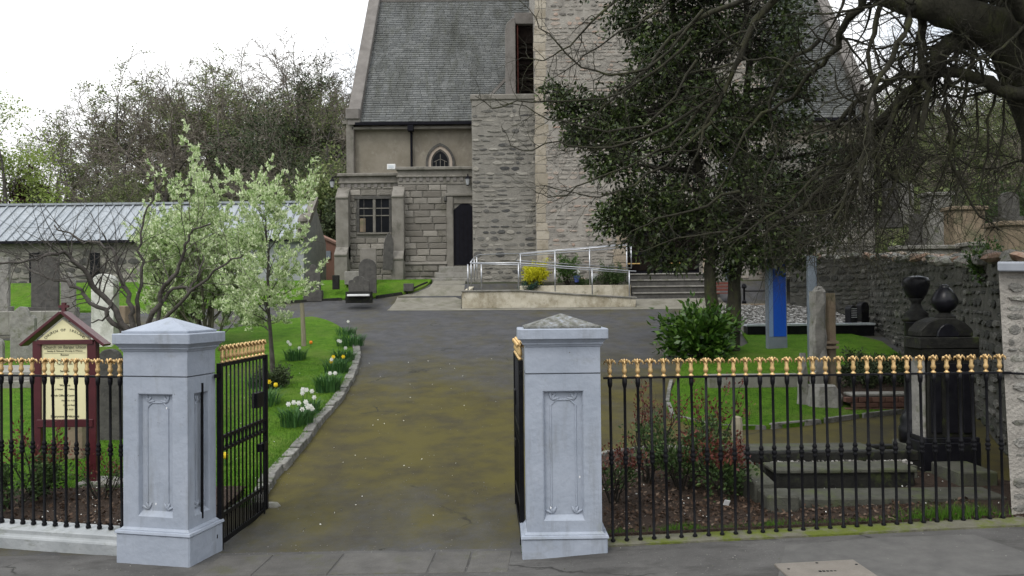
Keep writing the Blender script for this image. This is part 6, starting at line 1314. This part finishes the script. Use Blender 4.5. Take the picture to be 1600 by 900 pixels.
def zu(x, y): return float(np.interp(y, [8, 13.8, 22.3, 30, 45], [2.72, 2.9, 3.4, 3.7, 4.3])) + .12 * noise.noise((x * .5, y * .5, 3))
drape('upper_graveyard', [(6.3, 9.2), (8.1, 13.7), (10.3, 22.3), (8.9, 24.6), (9.2, 30.5), (15, 32), (15.1, 47), (48, 47), (48, 9.2)], -.05, M('rough_grass', [(.3, (.035, .055, .015)), (.6, (.07, .085, .03)), (.8, (.10, .085, .05))], 1.6, rough=1, bump=1, bscale=30, bdist=.05), 1.0, zu)
def tomb(label, x0, x1, y0, y1, Y, m, dep=.6, name='tomb', cat='tomb'):
    a, b, c, d = R(x0, y0, x1, y1, Y); t = thing(name, label, cat, ((a + b) / 2, Y, c)); MB().box(a, b, Y, Y + dep, min(c, zu((a + b) / 2, Y)) - .2, d - .12).build('body', m, t, bevel=.03); MB().box(a - .07, b + .07, Y - .07, Y + dep + .07, d - .12, d).build('capping', m, t, bevel=.02)
tomb('long pale stone boundary wall across the upper graveyard', 1405, 1520, 383, 402, 23, m_conc, .5, 'boundary_wall', 'wall')
tomb('brown sandstone monument, wide and plain, in the upper graveyard', 1490, 1540, 322, 386, 25, m_sand)
tomb('brown stone pier at the right edge of the upper graveyard', 1568, 1625, 345, 404, 20, m_sand, .8)
tomb('pale yellowish slab between the two brown monuments', 1542, 1566, 355, 398, 26, m_conc)
tomb('square pale pier at the right end of the upper boundary wall', 1516, 1541, 378, 412, 22.5, m_conc)
tomb('pinkish-grey pedestal left of the brown monument', 1452, 1488, 300, 384, 27, m_grave)
headstone('grey headstone seen through the hanging twigs on the upper graveyard', 1380, 1402, 280, 345, 27, 'flat', m_gravd, .2); headstone('second grey headstone through the twigs, right of the first', 1407, 1426, 284, 340, 28, 'round', m_grave, .2)
headstone('dark grey headstone low behind the pale upper wall', 1422, 1440, 335, 380, 25, 'flat', m_gravd, .2); headstone('slate blue headstone high at the right of the upper graveyard', 1562, 1590, 300, 345, 30, 'round', m_gravd, .25)
a = A(1440, 418, 20); b = A(1512, 421, 19); c = A(1440, 396, 21); t = thing('sloping_slab', 'broad pale sloping slab lying behind the rubble wall top', 'stone slab', tuple(a)); MB().quadstrip([[(a.x, 19.2, a.z - .3), (b.x, 19.2, b.z - .3), (b.x, 20.8, b.z - .3), (a.x, 20.8, a.z - .3)], [(a.x, 19.2, a.z + .0), (b.x, 19.2, b.z + .0), (b.x - .3, 20.8, b.z + .22), (a.x, 20.8, c.z)]]).build('slab', m_conc, t, bevel=.03)
a = A(1552, 410, 14); t = thing('barrel_tomb', 'barrel-topped pale tomb with black end just above the pier coping', 'tomb', tuple(a)); MB().prismY([(a.x - .2, a.z - .4), (a.x + .25, a.z - .4)] + [(a.x + .02 + .22 * math.cos(q), a.z - .02 + .2 * math.sin(q)) for q in [PI * k / 8 for k in range(9)]], 14, 15.4).build('vault', m_lead, t); MB().prismY([(a.x - .2, a.z - .4), (a.x + .22, a.z - .4)] + [(a.x + .02 + .2 * math.cos(q), a.z - .03 + .19 * math.sin(q)) for q in [PI * k / 8 for k in range(9)]], 13.96, 13.995).build('end_panel', m_black, t)
q = A(1545, 432, 11.8); shrub('ivy_clump', 'green ivy clump on top of the rubble wall beside the stone pier', (q.x, 11.9, q.z - .1), .55, .3, m_laurel, 1500, .06, 9)
q = A(1590, 330, 32); shrub('yew_bush', 'bright mossy green bush at the right edge of the upper graveyard', (q.x, 32, zu(q.x, 32)), 2.6, 1.6, m_shrub, 6000, .14, 14)

# ================================================================== BOUNDARY WALL END (pier) AT THE RIGHT
x0 = A(1566, 620, 7.6).x; t = thing('stone_pier', 'end of a rough stone boundary wall with slab coping at the right edge', 'wall', (x0 + .5, 7.6, .3))
vp = stone_variants('wall_stone', m_pier, 'rubble', 6)
F6 = lambda z, dx=0: [(x0 + dx, 7.62, z), (x0 + 6, 8.9, z), (x0 + 6, 9.5, z), (x0 + .40 + dx, 8.25, z)]
pc = MB(); pc.quadstrip([F6(.1, .09), F6(2.62)]).build('wall_core', m_mort, t)
rc = rows(.08, 1.9, .2, 2.6, (.06, .17), (.12, .40), .010, skip=.08, jit=.3); face_stones(rc, vp, 'wall_stone', m_pier, t, (x0, 7.625, 0), (6, 1.28, 0), (1.28, -6, 0), (.01, .04), 260)
z = A(1575, 424, 7.5).z; MB().quadstrip([[(x0 - .08, 7.5, z), (x0 + 6, 8.78, z - .03), (x0 + 6, 9.6, z + .05), (x0 + .46, 8.4, z + .04)], [(x0 - .08, 7.5, z + .085), (x0 + 6, 8.78, z + .06), (x0 + 6, 9.6, z + .14), (x0 + .46, 8.4, z + .13)]]).build('coping_slab', M('slate_coping', [(.3, (.22, .235, .26)), (.7, (.30, .315, .34))], 3, rough=.7), t, bevel=.01)

# ================================================================== BLACK MONUMENTS AND GRAVE PLOT
def sqpx(mb, x0, x1, y0, y1, Y, dep=None, tx=0):
    a, b, c, d = R(x0, y0, x1, y1, Y); dp_ = dep or (b - a); cy = Y + dp_ / 2; return mb.frustum((a + b) / 2, cy + 0, c, d, b - a, dp_, (b - a) * (1 - tx), dp_ * (1 - tx))
Ym = 9.5; cxm = A(1488, 600, Ym).x; Zm = lambda py, Y=Ym: A(1488, py, Y).z
t = thing('urn_monument', 'broad black pedestal monument topped by an acorn-shaped finial, right of the round column', 'monument', (cxm, Ym + .35, Zm(790)))
def sq(name, x0, x1, y0, y1, m, dep, tx=0, off=0, bev=.01):
    dep *= .55; a, b, c, d = R(x0, y0, x1, y1, Ym + .2 - dep / 2); MB().frustum((a + b) / 2, Ym + .2, c, d, b - a, dep, (b - a) * (1 - tx), dep * (1 - tx)).build(name, m, t, bevel=bev)
sq('granite_base', 1448, 1546, 737, 792, m_gran, .85); sq('plinth', 1444, 1534, 692, 738, m_black, .72); sq('plinth_step', 1446, 1532, 684, 692, m_black, .66)
sq('pedestal', 1449, 1525, 560, 684, m_blackr, .56, .05); sq('capital', 1443, 1528, 545, 560, m_blackr, .62, -.08); sq('cornice', 1437, 1531, 527, 545, m_blackr, .7)
for xs_ in (1462, 1487, 1512): a, b, c, d = R(xs_ - 8, 568, xs_ + 8, 676, Ym + .05); MB().box(a, b, Ym + .025, Ym + .06, c, d).build('pilaster', m_black, t, bevel=.005)
a, b, c, d = R(1441, 497, 1525, 527, Ym); cx_ = (a + b) / 2; hw = (b - a) / 2
MB().prismY([(cx_ - hw, c), (cx_ + hw, c), (cx_ + hw, c + (d - c) * .35), (cx_ + hw * .7, d - .05), (cx_ + hw * .3, d), (cx_ - hw * .3, d), (cx_ - hw * .7, d - .05), (cx_ - hw, c + (d - c) * .35)], Ym + .05, Ym + .36).build('top_block', m_blackr, t, bevel=.015)
MB().prismY([(cx_ - hw * .42, c)] + [(cx_ - hw * .42 * math.cos(q), c + hw * .5 * math.sin(q)) for q in [PI * k / 8 for k in range(1, 8)]] + [(cx_ + hw * .42, c)], Ym + .015, Ym + .06).build('roundel', m_black, t, bevel=.01)
cu_ = A(1476, 480, Ym + .2).x; z1, z0, zt_2 = Zm(497, Ym + .2), Zm(487, Ym + .2), Zm(444, Ym + .2); hh = zt_2 - z0
MB().lathe(cu_, Ym + .2, [(.12, z1 - .02), (.12, z1 + .02), (.06, z0 - .01), (.07, z0)], 16).build('urn_foot', m_blackr, t, smooth=False)
MB().lathe(cu_, Ym + .2, [(.06, z0), (.115, z0 + hh * .12), (.152, z0 + hh * .30), (.148, z0 + hh * .45), (.12, z0 + hh * .64), (.085, z0 + hh * .80), (.06, z0 + hh * .87), (.055, z0 + hh * .88), (.06, z0 + hh * .93), (.02, z0 + hh)], 20).build('acorn_finial', m_black, t, smooth=True)
Yc = 10.6; Zc = lambda py: A(1433, py, Yc).z; cc = A(1433, 560, Yc).x
t = thing('column_monument', 'round black column monument carrying a broken bowl urn, against the rubble wall', 'monument', (cc, Yc, Zc(745)))
a, b, c, d = R(1407, 690, 1458, 752, Yc); MB().box(a, b, Yc - .25, Yc + .25, c - .2, d).build('granite_block', m_gran, t, bevel=.02)
MB().lathe(cc, Yc, [(.24, Zc(690)), (.24, Zc(668)), (.215, Zc(664)), (.225, Zc(655)), (.20, Zc(648)), (.165, Zc(640)), (.15, Zc(505)), (.165, Zc(502))], 20).build('column', m_black, t, smooth=True)
MB().lathe(cc, Yc, [(.175, Zc(502)), (.185, Zc(498)), (.14, Zc(494)), (.15, Zc(490)), (.09, Zc(484)), (.06, Zc(476)), (.06, Zc(472)), (.10, Zc(466))], 18).build('urn_stem', m_blackr, t, smooth=True)
MB().lathe(cc, Yc, [(.08, Zc(468)), (.13, Zc(460)), (.165, Zc(448)), (.172, Zc(440)), (.15, Zc(434)), (.05, Zc(431))], 18).build('urn_bowl', m_black, t, smooth=True)
a, b, c, d = R(1448, 532, 1455, 700, 9.56); o = MB().box(a - .035, a - .002, 9.57, 9.86, c - .4, d).build('stone_slab', m_grave, bevel=.01); tag(o, 'pale left face of the broad black monument, made as a thin added slab', 'stone slab')  # thin slab added as the pale left face of the black pedestal
# stepped grave surround
t = thing('grave_surround', 'large stepped granite grave surround with white chips right behind the railing', 'grave', (A(1400, 790, 8.6).x, 8.6, .2))
def bx_(name, x0, x1, y0, y1, Y, dep, m=m_gran, bev=.012): a, b, c, d = R(x0, y0, x1, y1, Y); MB().box(a, b, Y, Y + dep, c, d).build(name, m, t, bevel=bev)
bx_('lower_step', 1243, 1575, 778, 812, 8.15, .45); bx_('upper_step', 1212, 1430, 738, 775, 8.75, .35, m_blackr); bx_('upper_tread', 1210, 1434, 733, 740, 8.72, .42)
bx_('rear_kerb', 1165, 1436, 706, 722, 9.35, .14, m_blackr); bx_('back_kerb', 1168, 1400, 697, 703, 10.6, .14, m_blackr); bx_('end_wall', 1500, 1560, 738, 785, 8.7, .6)
a0_, a1_, c_, d_ = R(1200, 775, 1250, 815, 8.05); zz = d_
MB().box(a0_, a1_, 8.05, 8.4, c_ - .1, d_).build('end_block', m_gran, t, bevel=.02)
MB().quadstrip([[(a0_ - .02, 8.4, .1), (a1_ - .12, 8.4, .1), (a1_ - .12, 8.4, d_ + .05), (a0_ - .02, 8.4, d_ + .05)], [(a0_ - .22, 9.4, .1), (a1_ - .3, 9.4, .1), (a1_ - .3, 9.4, d_ + .3), (a0_ - .22, 9.4, d_ + .3)]]).build('side_kerb', m_gran, t, bevel=.015)
xa_, xb_ = A(1215, 718, 9).x, A(1440, 718, 9).x; zc_ = A(1300, 724, 9.2).z; MB().box(xa_, xb_, 9.1, 10.6, .2, zc_ - .02).build('chip_bed', m_gran, t); chips(t, xa_, xb_, 9.12, 9.34, zc_, 200, .02)
# ================================================================== SMALL LITTER, WEEDS
def scatter(name, label, m, pts, s, flat=.3, parent=None):
    C = np.array(pts); v, f = leaf_np(C, nr.normal(size=(len(C), 3)) * np.array([1, 1, flat]), s, s * .6); o = link_mesh(name, np_mesh(name, v, f, m)); tag(o, label, 'litter', kind='stuff')
pp = []
for _ in range(110):
    x, y = rng.uniform(-7, .2), rng.uniform(8, 18); pp.append((x, y, g(x, y) + (.10 if inside(lawnL, x, y) else .012)))
for _ in range(160): x, y = rng.uniform(1, 5), rng.uniform(7.8, 10); pp.append((x, y, g(x, y) + .07))
for _ in range(60): x, y = rng.uniform(-5, -3.2), rng.uniform(8, 9.3); pp.append((x, y, g(x, y) + .12))
scatter('fallen_petals', 'tiny white petals scattered over lawn, beds and drive', m_fwh, pp, .022)
pp = [(rng.uniform(.9, 4.6), rng.uniform(7.62, 8.3), 0) for _ in range(700)] + [(rng.uniform(1, 3), rng.uniform(8, 10.3), 0) for _ in range(1300)] + [(rng.uniform(-6, -3.2), rng.uniform(8, 9.3), 0) for _ in range(900)]; pp = [(x, y, g(x, y) + (.12 if x < 0 else .07)) for x, y, _ in pp]
scatter('dead_leaves', 'brown dead leaves lying on the flower bed soil', M('dead_leaf_brown', [(0, (.035, .02, .012)), (.6, (.09, .055, .035)), (1, (.2, .15, .11))], 5, island=True), pp, .05, .5)
V, F = [], []
for k in range(1100):
    if rng.random() < .6: x, y, z = rng.uniform(-3, .1), 7.5 + 11 * rng.random() ** 1.6, .004
    else: x, y, z = rng.uniform(-6, 5.5), rng.uniform(6.3, 7.35), .006
    if k % 4 == 0: y = rng.uniform(9.5, 17); x = -3.0 + abs(rng.gauss(0, .12)) - (y - 9.5) * .045
    s_ = rng.uniform(.003, .008); mb = MB().blob((x, y, g(x, y) + z), s_, s_, s_ * .6, 5, 3, .2); o_ = len(V); V += mb.v; F += [tuple(i + o_ for i in f) for f in mb.f]
me = bpy.data.meshes.new('loose_grit'); me.from_pydata(V, [], F); me.materials.append(m_kerb); tag(link_mesh('loose_grit', me), 'tiny loose grit scattered over drive and pavement', 'grit', kind='stuff')
V, F = [], []
def blade(x, y, z, h, ln=.3):
    a_ = rng.uniform(0, 6.28); i0 = len(V); c, s = math.cos(a_) * .004, math.sin(a_) * .004; dx, dy = rng.gauss(0, ln * h), rng.gauss(0, ln * h); V.extend([(x - c, y - s, z), (x + c, y + s, z), (x + dx, y + dy, z + h)]); F.append((i0, i0 + 1, i0 + 2))
for _ in range(2600): x = rng.uniform(.82, 4.65); d_ = noise.noise((x * 2.2, 0, 0)); blade(x, 7.62 + abs(rng.gauss(0, .06)), g(x, 7.6) + .03, rng.uniform(.02, .05) + max(0, d_) * .10)
for _ in range(900): x = rng.gauss(4.15, .22); blade(x, 7.6 + abs(rng.gauss(0, .08)), g(x, 7.6) + .03, rng.uniform(.04, .16))
for _ in range(2500): i = rng.randrange(len(kerbL) - 30); p = kerbL[i]; blade(p[0] - abs(rng.gauss(.10, .06)), p[1] + rng.uniform(-.2, .2), g(*p) + .08, rng.uniform(.02, .07))
for _ in range(46000):
    y = 9.3 + 8 * rng.random() ** 1.5; x = rng.uniform(-.62 * y, -2.9)
    if inside(lawnL, x, y): blade(x, y, g(x, y) + .08, rng.uniform(.02, .045), .5)
for _ in range(16000):
    y = rng.uniform(12, 16.5); x = rng.uniform(2.6, 8)
    if inside(isl + islB, x, y): blade(x, y, g(x, y) + .055, rng.uniform(.02, .045), .5)
for _ in range(300): x = .1 + abs(rng.gauss(0, .03)); y = rng.uniform(7.2, 7.7); blade(x - .02, y, g(x, y), rng.uniform(.02, .08))
o = link_mesh('grass_blades', np_mesh('grass_blades', V, F, m_blade)); tag(o, 'short green grass blades on lawns and along railing and kerb', 'grass', kind='stuff')
